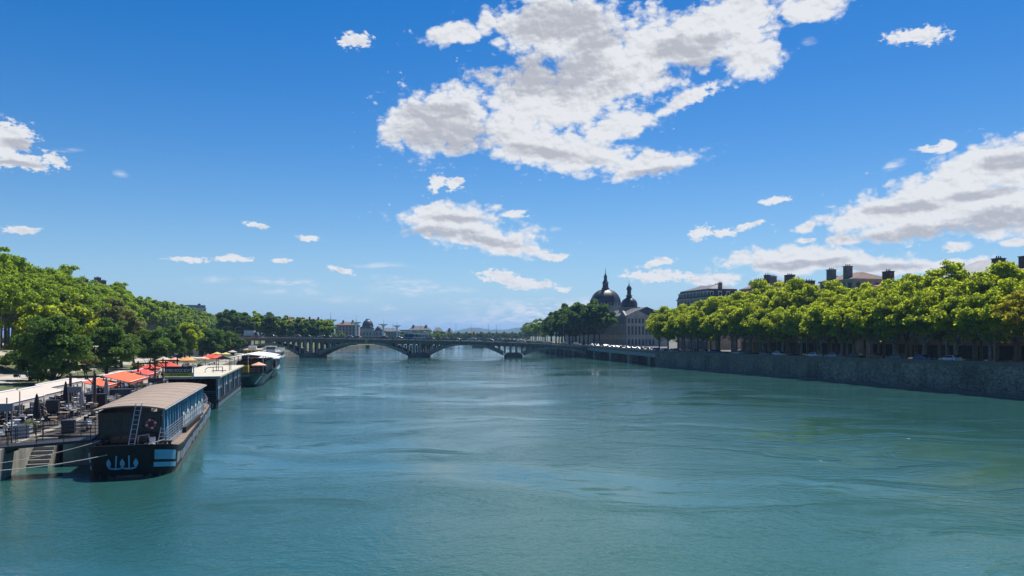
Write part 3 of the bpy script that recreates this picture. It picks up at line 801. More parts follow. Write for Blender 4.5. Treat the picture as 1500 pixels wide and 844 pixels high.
def chimney(parent, x, y, z, w, d, h, pots=3, mat=None):
    b = MB(); b.box(x-w/2, x+w/2, y-d/2, y+d/2, z, z+h); b.box(x-w/2-.12, x+w/2+.12, y-d/2-.12, y+d/2+.12, z+h+.002, z+h+.2)
    for k in range(pots):
        yy = y-d/2+d*(k+.5)/pots; b.tube((x, yy, z+h+.2), (x, yy, z+h+.75), .16, .12, 6)
    return b.build('chimney', mat or chbrick, parent)
def building(name, label, loc, rz, W, Dp, H, floors, wall, roof, rh=3., bays=None, chim=(), mans=False, end=False, gh=4.2, arch=False, cat='building', grp=None, maxw=96, flatp=False):
    r = empty(name, loc, rz); tag(r, label, cat, grp)
    b = MB(); b.box(-W/2, W/2, 0, Dp, -.5, H)
    b.build('wall', W_[wall], r)
    c = MB(); c.box(-W/2-.35, W/2+.35, -.4, Dp+.3, H+.003, H+.45); c.build('cornice', W_[wall], r); c = MB(); c.box(-W/2-.1, W/2+.1, -.15, -.003, gh-.3, gh); c.build('string_course', W_[wall], r)
    z0 = H+.453; rb = MB()
    if mans:
        mh = rh*.62; ins = 1.1
        rb.grid([]) if False else None
        A = [(-W/2, 0), (W/2, 0), (W/2, Dp), (-W/2, Dp)]; B = [(-W/2+ins, ins), (W/2-ins, ins), (W/2-ins, Dp-ins), (-W/2+ins, Dp-ins)]
        C_ = [(-W/2+Dp*.42, Dp*.5), (W/2-Dp*.42, Dp*.5)]
        ia = [rb.pt((*p, z0)) for p in A]; ib = [rb.pt((*p, z0+mh)) for p in B]; ic = [rb.pt((*p, z0+rh)) for p in C_]
        for j in range(4): rb.face((ia[j], ia[(j+1) % 4], ib[(j+1) % 4], ib[j]))
        rb.face((ib[0], ib[1], ic[1], ic[0])); rb.face((ib[1], ib[2], ic[1])); rb.face((ib[2], ib[3], ic[0], ic[1])); rb.face((ib[3], ib[0], ic[0])); rb.face(ia[::-1])
    elif flatp:
        rb.box(-W/2+.4, W/2-.4, .4, Dp-.4, z0, z0+rh)
    else:
        A = [(-W/2-.3, -.4), (W/2+.3, -.4), (W/2+.3, Dp+.3), (-W/2-.3, Dp+.3)]; hip = min(Dp*.4, W*.3)
        ia = [rb.pt((*p, z0)) for p in A]; ic = [rb.pt((-W/2+hip, Dp/2, z0+rh)), rb.pt((W/2-hip, Dp/2, z0+rh))]
        rb.face((ia[0], ia[1], ic[1], ic[0])); rb.face((ia[1], ia[2], ic[1])); rb.face((ia[2], ia[3], ic[0], ic[1])); rb.face((ia[3], ia[0], ic[0])); rb.face(ia[::-1])
    ro = rb.build('roof', roof, r)
    for (x, y, w, d, h, *mm) in chim: chimney(ro, x, y, z0+.02, w, d, h, 3, mm[0] if mm else None)
    fh = (H-gh)/max(1, floors); bays = bays or int(W/2.9); pit = W/bays; cnt = 0
    for f in range(floors):
        for k in range(bays):
            if cnt >= maxw: break
            window('w%.1f' % fh, 1.15, fh*.66, False, r, (-W/2+pit*(k+.5), 0, gh+fh*f+.45)); cnt += 1
    if end:
        eb = int(Dp/2.9)
        for f in range(floors):
            for k in range(eb):
                if cnt >= maxw: break
                window('w%.1f' % fh, 1.15, fh*.66, False, r, (W/2, Dp*(k+.5)/eb, gh+fh*f+.45), R(90)); cnt += 1
    s = MB(); nb = max(2, int(W/4.5)); p2 = W/nb
    for k in range(nb):
        x = -W/2+p2*(k+.5); s.box(x-p2*.36, x+p2*.36, -.06, .1, 0, gh-.9)
        if cnt < maxw: o = s.build('shop_front', shopdark, r); s = MB(); cnt += 1
    if mans:
        for k in range(bays):
            if cnt >= 98: break
            x = -W/2+pit*(k+.5)
            if abs(x) > W/2-1.5: continue
            d = MB(); d.box(x-.75, x+.75, .25, 1.6, z0+.3, z0+2.3); d.box(x-.95, x+.95, .1, 1.7, z0+2.303, z0+2.5); d.mi = 1; d.box(x-.45, x+.45, .2, .3, z0+.55, z0+2.05)
            d.build('dormer', [W_['white'], wglass], r); cnt += 1
        if end:
            for k in range(int(Dp/3.4)):
                y = Dp*(k+.5)/int(Dp/3.4)
                d = MB(); d.box(W/2-1.6, W/2-.25, y-.75, y+.75, z0+.3, z0+2.3); d.box(W/2-1.7, W/2-.1, y-.95, y+.95, z0+2.303, z0+2.5); d.mi = 1; d.box(W/2-.3, W/2-.2, y-.45, y+.45, z0+.55, z0+2.05)
                d.build('dormer', [W_['white'], wglass], r)
    return r
def rb(d, off=38): return (XR(d)+off, d, 4.9)
RZ = R(-75)
building('mansard_building', 'corner apartment block with slate mansard roof and white dormers above the quay trees', (XR(328)+36, 328, 4.9), RZ, 27, 15, 21.0, 5, 'cream', slate, 5.6, chim=[(11, 7, 1., 1.4, 5.8, chrender), (0, 12, 1, 2.0, 6.0), (-8, 9, 1., 2, 5.4)], mans=True, end=True)
m2 = building('low_building', 'brown-roofed block just right of the slate mansard block', (XR(292)+46, 292, 4.9), RZ, 20, 14, 23.2, 5, 'pink', browntile, 3., chim=[(2, 4, 1.2, 2.2, 4.6), (-7, 6, 1, 3, 3.6)])
building('quay_building', 'block with three tall brick chimneys between the mansard block and the grey house', rb(268), RZ, 26, 14, 20.5, 5, 'grey', browntile, 2., chim=[(-9, 5, 1.6, 1.6, 4.6, chrender), (-2, 5, 1.4, 1.8, 5.3, chrender), (6, 6, 3.0, 2.2, 5.2), (11, 6, 2., 2., 3.3)])
building('quay_building', 'dim grey building behind the trees left of the twin-chimney house', rb(245), RZ, 20, 14, 19.5, 5, 'cream', browntile, 2.2, chim=[(-6, 5, 2., 3., 3.4), (3, 7, 1.4, 2.6, 4.3)])
building('twin_chimney_house', 'grey house with hipped roof and two broad dark chimney stacks above the right trees', (XR(229)+36, 229, 4.9), RZ, 15, 13, 21.6, 5, 'stone', browntile, 2.4, chim=[(3.3, 1.4, 1.6, 2.0, 3.7, chrender), (-3.8, 1.2, 1.9, 2.0, 3.3, chrender)], end=True)
building('quay_building', 'red-roofed building with one small chimney right of the twin-chimney house', rb(206), RZ, 24, 14, 19.0, 5, 'grey', tile, 2.2, chim=[(-8, 2, 2.8, 1.6, 3.8), (9, 5, 1.6, 2., 3.6)])
building('quay_building', 'building with a pale gable and blocky chimneys above the right trees', rb(187), RZ, 17, 14, 19.5, 5, 'stone', zinc, 4.2, chim=[(-6, 3, 3., 1.4, 3.0), (6.5, 3, 2.2, 1.8, 3.6)])
building('quay_building', 'building with a cluster of brick chimneys nearest the right edge of the skyline', rb(170), RZ, 17, 14, 19.6, 5, 'pink', browntile, 2.2, chim=[(-4, 4, 3., 2., 3.4), (1, 5, 1., 1.3, 4.4), (5, 4, 2.2, 2., 3.4)])
building('quay_building', 'shaded building with dark shop fronts seen between trunks at the right edge', rb(150), RZ, 22, 14, 19.5, 5, 'stone', browntile, 2.4)
building('quay_building', 'shaded building at the far right behind the last quay trees', rb(127), RZ, 24, 14, 19.5, 5, 'grey', browntile, 2.4)
building('quay_building', 'shaded building cut by the right border of the view', rb(103), RZ, 24, 14, 19.5, 5, 'stone', browntile, 2.4)
# domed hospital
hs_ = W_['stone']; hz = R(-82.9); HX, HYY = 58.5, 395.
hp = empty('domed_hospital', (HX, HYY, 4.9), hz); tag(hp, 'long grey stone hospital with two dark domes and lanterns on the right bank', 'hospital')
# local: x runs to the camera end (x=0 is the near corner), facade faces -y
b = MB(); b.box(-165, 0, 0, 22, -.5, 15.4); b.build('wall', hs_, hp)
b = MB(); b.box(-165.2, .5, -.5, 22.3, 15.403, 16.0); b.box(-165, .2, -.25, -.003, 5.4, 5.8); b.box(.003, .35, -.25, 22.2, 5.4, 5.8); b.build('cornice', hs_, hp)
b = MB(); b.prism([(.0, 16.003), (22, 16.003), (11, 20.5)], 'x', -165, -.8); b.build('roof', slate, hp)
b = MB(); b.prism([(-.3, 16.003), (11.3, 16.003), (5.5, 18.8)], 'x', -.6, .4); b.mi = 0; b.build('pediment', hs_, hp)
b = MB(); b.prism([(-12, 16.003), (-.9, 16.003), (-6.5, 18.6)], 'y', -.45, .6); b.build('pediment', hs_, hp)
cnt = 0
for f, (z, h, ar) in enumerate(((1.0, 2.9, True), (6.3, 4.1, False), (12.1, 2.2, False))):
    for k in range(8):
        window('h%d' % f, .8 if k < 5 else .8, h, ar, hp, (0, 1.2+1.85*k, z), R(90)); cnt += 1
    for k in range(24):
        window('h%d' % f, .8 if f else 1., h, ar, hp, (-1.8-3.05*k, 0, z)); cnt += 1
def hloc(x, y): 
    c, s = math.cos(hz), math.sin(hz); return (HX+x*c-y*s, HYY+x*s+y*c)
def hinv(X, Y):
    c, s = math.cos(hz), math.sin(hz); dx, dy = X-HX, Y-HYY; return (dx*c+dy*s, -dx*s+dy*c)
def oct8(t): return 1/max(abs(math.cos(((t+math.pi/8) % (math.pi/4))-math.pi/8)), .5)*.97
domem = M('dark_dome_slate', (.022, .021, .026), .5, .3, .6, bump=.15, bscale=3); lead = M('dark_lead', (.05, .05, .055), .5, .2)
dx, dy = hinv(58.0, 480.); g = 4.9
b = MB(); b.box(dx-9.5, dx+9.5, dy-9.5, dy+9.5, 16.01, 23.2); b.box(dx-10, dx+10, dy-10, dy+10, 23.203, 23.9); b.build('drum', hs_, hp)
b = MB(); b.lathe([(8.9, 23.91), (9.0, 25.2), (8.9, 26.8), (8.45, 28.6), (7.6, 30.4), (6.3, 32.0), (4.7, 33.2), (2.9, 34.0), (2.2, 34.3)], 48, (dx, dy, 0), fn=oct8)
dm = b.build('dome', domem, hp, smooth=True)
b = MB()
for k in range(8):
    t = math.pi/8+k*math.pi/4; prof = [(8.9, 23.95), (9.0, 25.2), (8.9, 26.8), (8.45, 28.6), (7.6, 30.4), (6.3, 32.0), (4.7, 33.2), (2.9, 34.0)]
    b = MB(); b.path([(dx+r*1.05*math.cos(t), dy+r*1.05*math.sin(t), z) for r, z in prof], .22, 5); b.build('rib', lead, dm)
b = MB(); b.lathe([(2.4, 34.2), (2.5, 35.2), (1.9, 35.6), (1.8, 38.2), (2.1, 38.5), (1.5, 39.3), (1.05, 40.2), (1.0, 42.2), (1.2, 42.4), (.7, 43.2), (.25, 44.2), (.1, 46.6), (.03, 48.3)], 12, (dx, dy, 0)); b.build('lantern', lead, hp)
for k in range(10):
    t = k/9; b = MB(); b.lathe([(.35, 0), (.4, .4), (.22, .9), (.3, 1.4), (.08, 2.1)], 8, (dx-9+18*t, dy-9.6, 23.91)); b.build('finial', W_['cream'], hp)
    if k: b = MB(); b.lathe([(.35, 0), (.4, .4), (.22, .9), (.3, 1.4), (.08, 2.1)], 8, (dx+9.6, dy-9+18*t, 23.91)); b.build('finial', W_['cream'], hp)
dx, dy = hinv(65.4, 432.)
b = MB(); b.box(dx-4.6, dx+4.6, dy-4.6, dy+4.6, 16.01, 20.9); b.box(dx-5, dx+5, dy-5, dy+5, 20.903, 21.5); b.build('drum', W_['pink'], hp)
b = MB(); b.lathe([(4.3, 21.51), (4.45, 22.4), (4.3, 24.0), (3.6, 25.4), (2.5, 26.3), (1.5, 26.9), (1.3, 27.6)], 32, (dx, dy, 0), fn=oct8); b.build('dome', domem, hp, smooth=True)
b = MB(); b.lathe([(1.9, 27.6), (1.9, 28.1), (1.2, 28.3), (1.15, 31.2), (1.6, 31.4), (1.5, 32.), (1.1, 33.), (.4, 33.8), (.15, 34.6), (.04, 36.8)], 12, (dx, dy, 0)); b.build('lantern', lead, hp)
# left bank roofs over the trees
building('chimney_building', 'dark-roofed building with brick chimneys peeping over the left tree row', (-232, 430, 7), R(73), 26, 14, 30.5, 4, 'pink', browntile, 1.6, chim=[(-9, 3, 2., 2., 3.2), (-4, 3, 1.6, 4., 3.6), (5, 3, 2.6, 2.4, 5.2), (9, 3, 2., 2.4, 3.8)])
building('terrace_building', 'pale apartment block with roof terrace plants above the left tree row', (-287, 705, 7), R(40), 16, 14, 28.5, 5, 'white', zinc, 2.6, flatp=True, chim=[(3, 4, 2, 2, 3.6)], end=True)
building('red_roof_building', 'red-roofed building just left of the dark trees by the bridge', (-300, 790, 7), R(35), 22, 16, 19, 5, 'cream', tile, 5.5, chim=[(-6, 6, 2, 2, 6.5), (5, 6, 2, 3, 6.8)], end=True)
building('long_red_roof_building', 'long pinkish block with red roof behind the bridge on the left', (-195, 720, 5), R(10), 40, 14, 17.6, 4, 'pink', tile, 3.4, chim=[(-14, 5, 1.6, 3, 4.6), (-5, 5, 1.6, 3, 4.6), (6, 5, 1.6, 3, 4.8), (14, 5, 1.6, 3, 4.6)], maxw=50)
building('pink_building', 'pink block with small chimneys behind the first white tower', (-158, 740, 5), R(5), 22, 14, 15.5, 4, 'pink', browntile, 3., chim=[(-4, 5, 1.6, 3, 4.), (5, 5, 1.6, 3, 4.2)], maxw=40)
# university with dome
u = empty('domed_university', ((537-750)/F*850, 850, 4)); tag(u, 'grey domed university building between two white towers beyond the bridge', 'building')
b = MB(); b.box(-15, 18, 0, 20, 0, 12); b.box(-8, 8, -2, -.003, 0, 14.5); b.build('wall', W_['grey'], u)
b = MB(); b.prism([(-2.5, 14.503), (8.5, 14.503), (3, 20)], 'x', -8.5, 8.5) if False else b.prism([(-9, 14.503), (9, 14.503), (3.5, 17.5), (-3.5, 17.5)], 'y', -2.3, 6); b.build('roof', slate, u)
b = MB(); b.prism([(-15.5, 12.003), (-8.1, 12.003), (-11.8, 17.2)], 'y', -.5, 20); b.build('roof', slate, u)
b = MB(); b.prism([(8.1, 12.003), (18.5, 12.003), (12, 17)], 'y', -.5, 20); b.build('roof', slate, u)
b = MB(); b.lathe([(6.2, 14.6), (6.3, 17.6), (5.9, 19.6), (4.8, 21.8), (3.2, 23.6), (2, 24.3)], 20, (0, 7, 0)); b.build('dome', domem, u, smooth=True)
b = MB(); b.cb((0, 7, 24.31), (4, 2.4, .9)); b.build('crown_rail', lead, u)
for k in range(9):
    for z in (2, 7): window('u', 1.4, 3.2, False, u, (-13+3.5*k, -2 if abs(-13+3.5*k) < 8 else 0, z))
building('university_wing', 'long grey wing right of the domed university', ((568-750)/F*870, 870, 4), 0, 26, 16, 11, 3, 'grey', slate, 4, maxw=30)
building('long_dark_roof_block', 'long dark-roofed block on the skyline right of the last white tower', ((614-750)/F*1100, 1100, 4), 0, 32, 16, 14.5, 3, 'grey', slate, 5.6, maxw=30, chim=[(-9, 6, 3, 2, 6.6), (9, 6, 3, 2, 6.6)])
building('far_block', 'dark-roofed far block left of the blue hills', ((641-750)/F*1120, 1120, 4), 0, 14, 14, 12.5, 3, 'pink', slate, 5.8, maxw=15)
building('far_block', 'far pinkish block with tall roof touching the blue hills', ((658-750)/F*1100, 1100, 4), 0, 13, 14, 9.5, 3, 'pink', slate, 6, maxw=15, chim=[(0, 5, 3, 2, 7)])
building('far_block', 'small far block with red roof below the blue hills', ((690-750)/F*1200, 1200, 4), 0, 24, 14, 8, 3, 'cream', tile, 3.2, maxw=15)
building('long_low_viaduct_block', 'long flat-topped grey block behind the white towers', ((585-750)/F*1150, 1150, 4), 0, 60, 14, 14.2, 3, 'grey', slate, .8, flatp=True, maxw=15)
# white swimming pool towers
white = M('white_paint', (.74, .74, .72), .6, .06, .5)
tw = empty('white_tower'); tw['category'] = 'tower'
b = MB(); b.lathe([(1.1, 0), (.8, 12), (.75, 15.0), (1.1, 16.6), (1.9, 17.6)], 16); b.build('shaft', white, tw)
b = MB(); b.lathe([(1.95, 17.603), (4.3, 18.6), (4.35, 19.1), (1.6, 19.15)], 20); b.build('disc', white, tw)
b = MB(); b.tube((0, 0, 19.1), (0, 0, 22), .22, .1, 6); b.tube((0, 0, 22), (0, 0, 25), .08, .05, 6); b.build('antenna', lead, tw)
for i, (px, py, lab) in enumerate(((484.5, 468.5, 'tallest, nearest white mushroom tower, alone on the left'), (521.6, 472, 'white mushroom tower immediately left of the domed university'), (561.5, 475, 'white mushroom tower immediately right of the domed university'), (581.5, 477, 'smallest white mushroom tower, farthest right of the four'))):
    D = 11.5*F/(HY-py); place(tw, ((px-750)/F*D, D, 3), 0, lab, 1., 'white mushroom towers beyond the bridge')
# low pale pavilion at the back of the lawn
b = MB(); b.box(-9, 9, 0, 6, 0, 3.2); b.mi = 1
for k in range(5): b.box(-8+3.5*k, -6.6+3.5*k, -.05, -.003, .1, 2.2)
o = b.build('pale_pavilion', [W_['white'], shopdark]); o.location = ((267-750)/F*300, 300, 2.6); o.rotation_euler = (0, 0, R(12)); tag(o, 'low pale wall with dark openings under the trees behind the lawn', 'wall')
# ---------------------------------------------------------------- boats
black = M('black_hull_paint', (.010, .010, .011), .5, .5, .7, stain=.3, spec=.3, bump=.15, bscale=2); blue = M('light_blue_paint', (.16, .42, .58), .45, .12, 1.2, stain=.2)
paleblue = M('faded_blue_paint', (.20, .29, .40), .6, .25, 1.2, stain=.45); greyp = M('grey_panel_paint', (.28, .295, .32), .6, .15, 1., stain=.4)
roofm = M('taupe_roof_sheet', (.27, .205, .155), .8, .12, .5, bump=.1, bscale=3); deckm = M('brown_deck', (.19, .135, .10), .8, .25, 1.5)
darkm = M('dark_frame', (.015, .015, .017), .5, .2); steel = M('galvanised_steel', (.45, .46, .47), .4, .15, 2., metal=.6); redm = M('red_plastic', (.45, .05, .04), .5, .15)
creamroof = M('cream_roof_sheet', (.50, .46, .36), .8, .12, .4, stain=.2); yellow = M('yellow_paint', (.62, .45, .03), .5, .12, 1.); greenh = M('green_hull_paint', (.025, .075, .07), .35, .3, .8, stain=.25)
canvasw = M('white_canvas', (.66, .67, .68), .8, .06, .8); whitep = M('white_boat_paint', (.66, .67, .66), .45, .08, .8, stain=.2); inter = M('interior_furnishing', (.10, .055, .035), .8, .5, 2.)
rope = M('pale_rope', (.50, .47, .40), .9, .1); bglass = M('boat_glass', (.012, .018, .022), .12, .5, .8, spec=.5); curtain = M('blue_curtain', (.10, .22, .32), .8, .3, 1.5)
class Hull:
    def __init__(s, L, B, bl, e, sheer, flare=.06, rake=.35, zt=None):
        s.L, s.B, s.bl, s.sheer, s.flare, s.rake = L, B, bl, sheer, flare, rake
        pts = []
        for a in np.linspace(math.pi/2, 0, 19):
            pts.append((B/2*abs(math.cos(a))**e, bl*(1-abs(math.sin(a))**e)))
        pts += [(B/2, bl+(L-3-bl)*k/10) for k in range(1, 11)]
        pts += [(B/2*.9, L-1.2), (B/2*.6, L)]
        s.pts = pts; s.cum = [0]
        for p, q in zip(pts, pts[1:]): s.cum.append(s.cum[-1]+math.hypot(q[0]-p[0], q[1]-p[1]))
    def rim(s, t):
        sg = -1 if t < 0 else 1; t = min(abs(t), s.cum[-1]-1e-4)
        for k in range(len(s.cum)-1):
            if t <= s.cum[k+1]:
                f = (t-s.cum[k])/max(1e-9, s.cum[k+1]-s.cum[k]); p, q = s.pts[k], s.pts[k+1]
                x = p[0]+(q[0]-p[0])*f; y = p[1]+(q[1]-p[1])*f; dx, dy = q[0]-p[0], q[1]-p[1]; n = math.hypot(dx, dy) or 1
                return sg*x, y, sg*dy/n, -dx/n
    def P(s, t, z, out=0.):
        x, y, nx, ny = s.rim(t); zt = s.sheer(y); u = max(0, min(1, (zt-z)/zt))
        x *= 1-s.flare*u; y = y+(s.rake*u if y < s.bl else s.rake*u*max(0, 1-(y-s.bl)/3))
        return Vector((x+nx*out, y+ny*out, z))
    def build(s, name, mat, parent, drop=.25, deckmat=None):
        T_ = s.cum[-1]; ts = [-T_+1e-3]+[-c for c in s.cum[::-1]][1:-1]+[0]+s.cum[1:-1]+[T_-1e-3]
        b = MB(); rows = []
        for lv in (-.9, -.3, .0, .35, .7, 1.0):
            r = []
            for t in ts:
                x, y, _, _ = s.rim(t); zt = s.sheer(y); z = zt*lv if lv > 0 else lv
                r.append(s.P(t, z))
            rows.append(r)
        b.grid(rows); top = rows[-1]
        # rubbing rim, inner wall and deck
        n = len(ts); inn = [Vector((p.x*(1-.24/s.B), p.y*(1-.2/s.L)+(.12 if p.y < s.bl else 0), p.z)) for p in top]
        low = [Vector((p.x, p.y, p.z-drop)) for p in inn]
        b.grid([top, inn, low])
        # stern closure and bottom ignored below water
        st = [rows[k][0] for k in range(6)]; en = [rows[k][-1] for k in range(6)]
        b.grid([st, en])
        o = b.build(name, mat, parent)
        d = MB(); half = n//2
        L_ = low[:half+1]; R_ = low[half:][::-1]
        d.grid([L_, R_]); d.build('deck', deckmat or deckm, parent)
        return o
    def patch(s, t0, t1, z0, z1, out, b, nn=None):
        nn = nn or max(2, int(abs(t1-t0)/.25)); z0f = z0 if callable(z0) else (lambda y: z0); z1f = z1 if callable(z1) else (lambda y: z1)
        A = []; B_ = []; C_ = []; D_ = []
        for k in range(nn+1):
            t = t0+(t1-t0)*k/nn; y = s.rim(t)[1]
            A.append(s.P(t, z0f(y), out)); B_.append(s.P(t, z1f(y), out)); C_.append(s.P(t, z1f(y), .0)); D_.append(s.P(t, z0f(y), .0))
        b.grid([D_, A, B_, C_]); return b
def rail_run(b, pts, h, bars=3, r=.025, post=1.3):
    for p, q in zip(pts, pts[1:]):
        p, q = Vector(p), Vector(q); n = max(1, int((q-p).length/post))
        for k in range(n+1): m = p.lerp(q, k/n); b.tube(m, m+Vector((0, 0, h)), r, n=5)
        for j in range(bars): dz_ = Vector((0, 0, h*(j+1)/bars)); b.tube(p+dz_, q+dz_, r*.8, n=5)
def ladder(b, p0, p1, w, side, n):
    p0, p1, side = Vector(p0), Vector(p1), Vector(side).normalized()*w/2
    b.tube(p0-side, p1-side, .035, n=6); b.tube(p0+side, p1+side, .035, n=6)
    for k in range(n): m = p0.lerp(p1, (k+.5)/n); b.tube(m-side, m+side, .022, n=5)
# --- barge one
b1 = empty('restaurant_barge', (-28.2, 56.9, 0), R(17.88)); tag(b1, 'black barge with blue stripes, painted anchors and arched taupe roof, nearest the camera', 'barge')
def sh1(y): return 1.62+.85*max(0, 1-y/7)**1.6+.35*max(0, (y-36)/10)**1.5
h1 = Hull(46, 6.3, 3.6, .62, sh1); hull1 = h1.build('hull', black, b1, .2)
cum_b = h1.cum[18]
p = MB(); h1.patch(1.75, 3.95, lambda y: sh1(y)-1.15, lambda y: sh1(y)-.42, .02, p); p.build('blue_stripe', blue, hull1)
p = MB(); h1.patch(1.7, 4.2, lambda y: sh1(y)-1.72, lambda y: sh1(y)-1.36, .02, p); p.build('blue_stripe', blue, hull1)
p = MB(); h1.patch(-4.2, -3.1, lambda y: sh1(y)-1.15, lambda y: sh1(y)-.42, .02, p); p.build('blue_stripe', blue, hull1)
p = MB(); h1.patch(-4.2, -3.1, lambda y: sh1(y)-1.72, lambda y: sh1(y)-1.42, .02, p); p.build('blue_stripe', blue, hull1)
p = MB(); h1.patch(-30, 30, lambda y: sh1(y)-.17, lambda y: sh1(y)-.02, .06, p, 90); p.build('rubbing_strake', black, hull1)
t = 4.6; k = 0
while t < 44.5:
    w = rnd.uniform(.7, 2.2); m = rnd.choice([paleblue, greyp, blue, paleblue, greyp])
    z0 = rnd.choice([.3, .35, .55]); z1 = rnd.choice([.2, .3, .55])
    p = MB(); h1.patch(t, t+w, z0, lambda y, z1=z1: sh1(y)-z1, .012, p); p.build('mural_panel', m, hull1); t += w+rnd.choice([.02, .12, .4]); k += 1
p = MB(); h1.patch(-44, 44, -.1, lambda y: .2+.05*math.sin(y*1.7), .008, p, 120); p.build('waterline_band', M('rusty_waterline', (.13, .085, .055), .9, .45, 2., stain=.4), hull1)
# painted anchors on the bow
def bowshape(pts, name='painted_anchor'):
    b = MB()
    q = [h1.P(u, z, .03) for u, z in pts]; r = [h1.P(u, z, .0) for u, z in pts]
    i = [b.pt(v) for v in q]; j = [b.pt(v) for v in r]; b.face(i)
    for a in range(len(i)): b.face((i[a], j[a], j[(a+1) % len(i)], i[(a+1) % len(i)]))
    return b
for c0, tilt in ((-.95, .10), (.0, 0.)):
    grp = MB()
    def add(pts):
        q = [grp.pt(h1.P(u, z, .03)) for u, z in pts]; r_ = [grp.pt(h1.P(u, z, .0)) for u, z in pts]; grp.face(q)
        for a in range(len(q)): grp.face((q[a], r_[a], r_[(a+1) % len(q)], q[(a+1) % len(q)]))
    add([(c0-.05, .72), (c0+.05, .72), (c0+.05+tilt, 1.68), (c0-.05+tilt, 1.68)])
    A = np.linspace(-.5, .5, 9)
    def leaf(cx): add([(cx, 1.46), (cx+.15, 1.22), (cx+.17, 1.05), (cx+.09, .86), (cx, .76), (cx-.09, .86), (cx-.17, 1.05), (cx-.15, 1.22)])
    for a0, a1 in zip(A, A[1:]):
        f = lambda a: .70+.35*a*a
        add([(c0+a0, f(a0)-.07), (c0+a1, f(a1)-.07), (c0+a1, f(a1)+.05), (c0+a0, f(a0)+.05)])
    leaf(c0-.47)
    if c0 == 0.: leaf(c0+.47)
    grp.build('painted_anchor', blue, hull1)
# cabin
fl = 1.42
cab = MB(); cab.box(-2.75, -2.65, 4.2, 33.5, fl, 4.6); cab.build('side_wall', darkm, b1)
f = MB()
for x in (-2.7, -1.2, -.0, 1.7): f.box(x-.06, x+.06, 4.14, 4.26, fl, 4.6)
f.box(-2.76, 1.76, 4.12, 4.28, 4.3, 4.5); f.box(-2.64, 1.64, 4.15, 4.25, 2.3, 2.4); f.build('front_frame', darkm, b1)
for x0, x1 in ((-2.64, -1.26), (-1.14, -.06), (.06, 1.64)):
    g_ = MB(); g_.box(x0, x1, 4.18, 4.21, fl, 4.3); g_.build('glass_pane', bglass, b1)
rt = lambda y: 2.05+1.05*(y-3.3)/31
def wall_at(y): return rt(y)-.25
# starboard side: first section open with blue posts and railing, second with panels
y = 4.6; k = 0
while y < 33.2:
    po = MB(); x = wall_at(y); po.box(x-.07, x+.07, y-.1, y+.1, 1.4, 4.62); po.build('post', blue, b1)
    y2 = min(33.4, y+1.55)
    gl = MB(); gl.prism([(wall_at(y)-.05, y+.1), (wall_at(y2)-.05, y2-.1), (wall_at(y2)-.1, y2-.1), (wall_at(y)-.1, y+.1)], 'z', 1.5 if y < 15 else 2.5, 4.5)
    gl.build('window', curtain if k % 4 == 1 else bglass, b1)
    if y >= 15:
        pn = MB(); pn.prism([(wall_at(y)+.02, y+.06), (wall_at(y2)+.02, y2-.06), (wall_at(y2)-.04, y2-.06), (wall_at(y)-.04, y+.06)], 'z', 1.75, 3.25 if k % 2 else 2.9); pn.build('panel', whitep, b1)
    y = y2+.02; k += 1
lo = MB(); lo.prism([(wall_at(4.4)+.1, 4.4), (wall_at(14.5)+.1, 14.5), (wall_at(14.5)-.06, 14.5), (wall_at(4.4)-.06, 4.4)], 'z', 1.35, 1.85); lo.build('sill_board', greyp, b1)
lo = MB(); lo.prism([(wall_at(15.5)+.35, 15.5), (wall_at(28)+.3, 28), (wall_at(28)-.02, 28), (wall_at(15.5)-.02, 15.5)], 'z', 1.45, 1.95); lo.build('planter_box', darkm, b1)
r_ = MB(); rail_run(r_, [(wall_at(5)+.12, 5, 1.86), (wall_at(15)+.12, 15, 1.86)], 1.15, 5, .02); r_.build('railing', steel, b1)
r_ = MB(); rail_run(r_, [(wall_at(15.5)+.1, 15.5, 2.0), (wall_at(33)+.1, 33, 2.0)], 1.1, 2, .02); r_.build('railing', steel, b1)
# arched roof
rf = MB(); rows = []
for y in np.linspace(3.3, 34.3, 14):
    r = []
    for a in np.linspace(-1, 1, 13): xx = (-3.0+rt(y))/2+a*(rt(y)+3.0)/2; r.append((xx, y, 4.8+.3*(1-a*a)))
    rows.append(r)
ids = [[rf.pt(p_) for p_ in r] for r in rows]; idb = [[rf.pt((p_[0], p_[1], p_[2]-.1)) for p_ in r] for r in rows]
for A_, up in ((ids, 1), (idb, 0)):
    for a, c in zip(A_, A_[1:]):
        for j in range(12): rf.face((a[j], a[j+1], c[j+1], c[j]) if up else (a[j], c[j], c[j+1], a[j+1]))
n1_, n2_ = len(ids), 13
for j in range(12): rf.face((ids[0][j], idb[0][j], idb[0][j+1], ids[0][j+1])); rf.face((ids[-1][j], ids[-1][j+1], idb[-1][j+1], idb[-1][j]))
for k in range(n1_-1): rf.face((ids[k][0], ids[k+1][0], idb[k+1][0], idb[k][0])); rf.face((ids[k][-1], idb[k][-1], idb[k+1][-1], ids[k+1][-1]))
ro = rf.build('roof', roofm, b1, smooth=False)
for y in np.arange(5, 34, 3.7):
    sm = MB(); sm.path([((-3.0+rt(y))/2+a*(rt(y)+3.0)/2, y, 4.805+.3*(1-a*a)) for a in np.linspace(-1, 1, 13)], .012, 4); sm.build('seam', M('roof_seam', (.20, .16, .13), .8), ro)
ed = MB(); ed.path([(rt(y)+.02, y, 4.70) for y in np.linspace(3.3, 34.3, 6)], .07, 5); ed.build('gutter', greyp, ro)
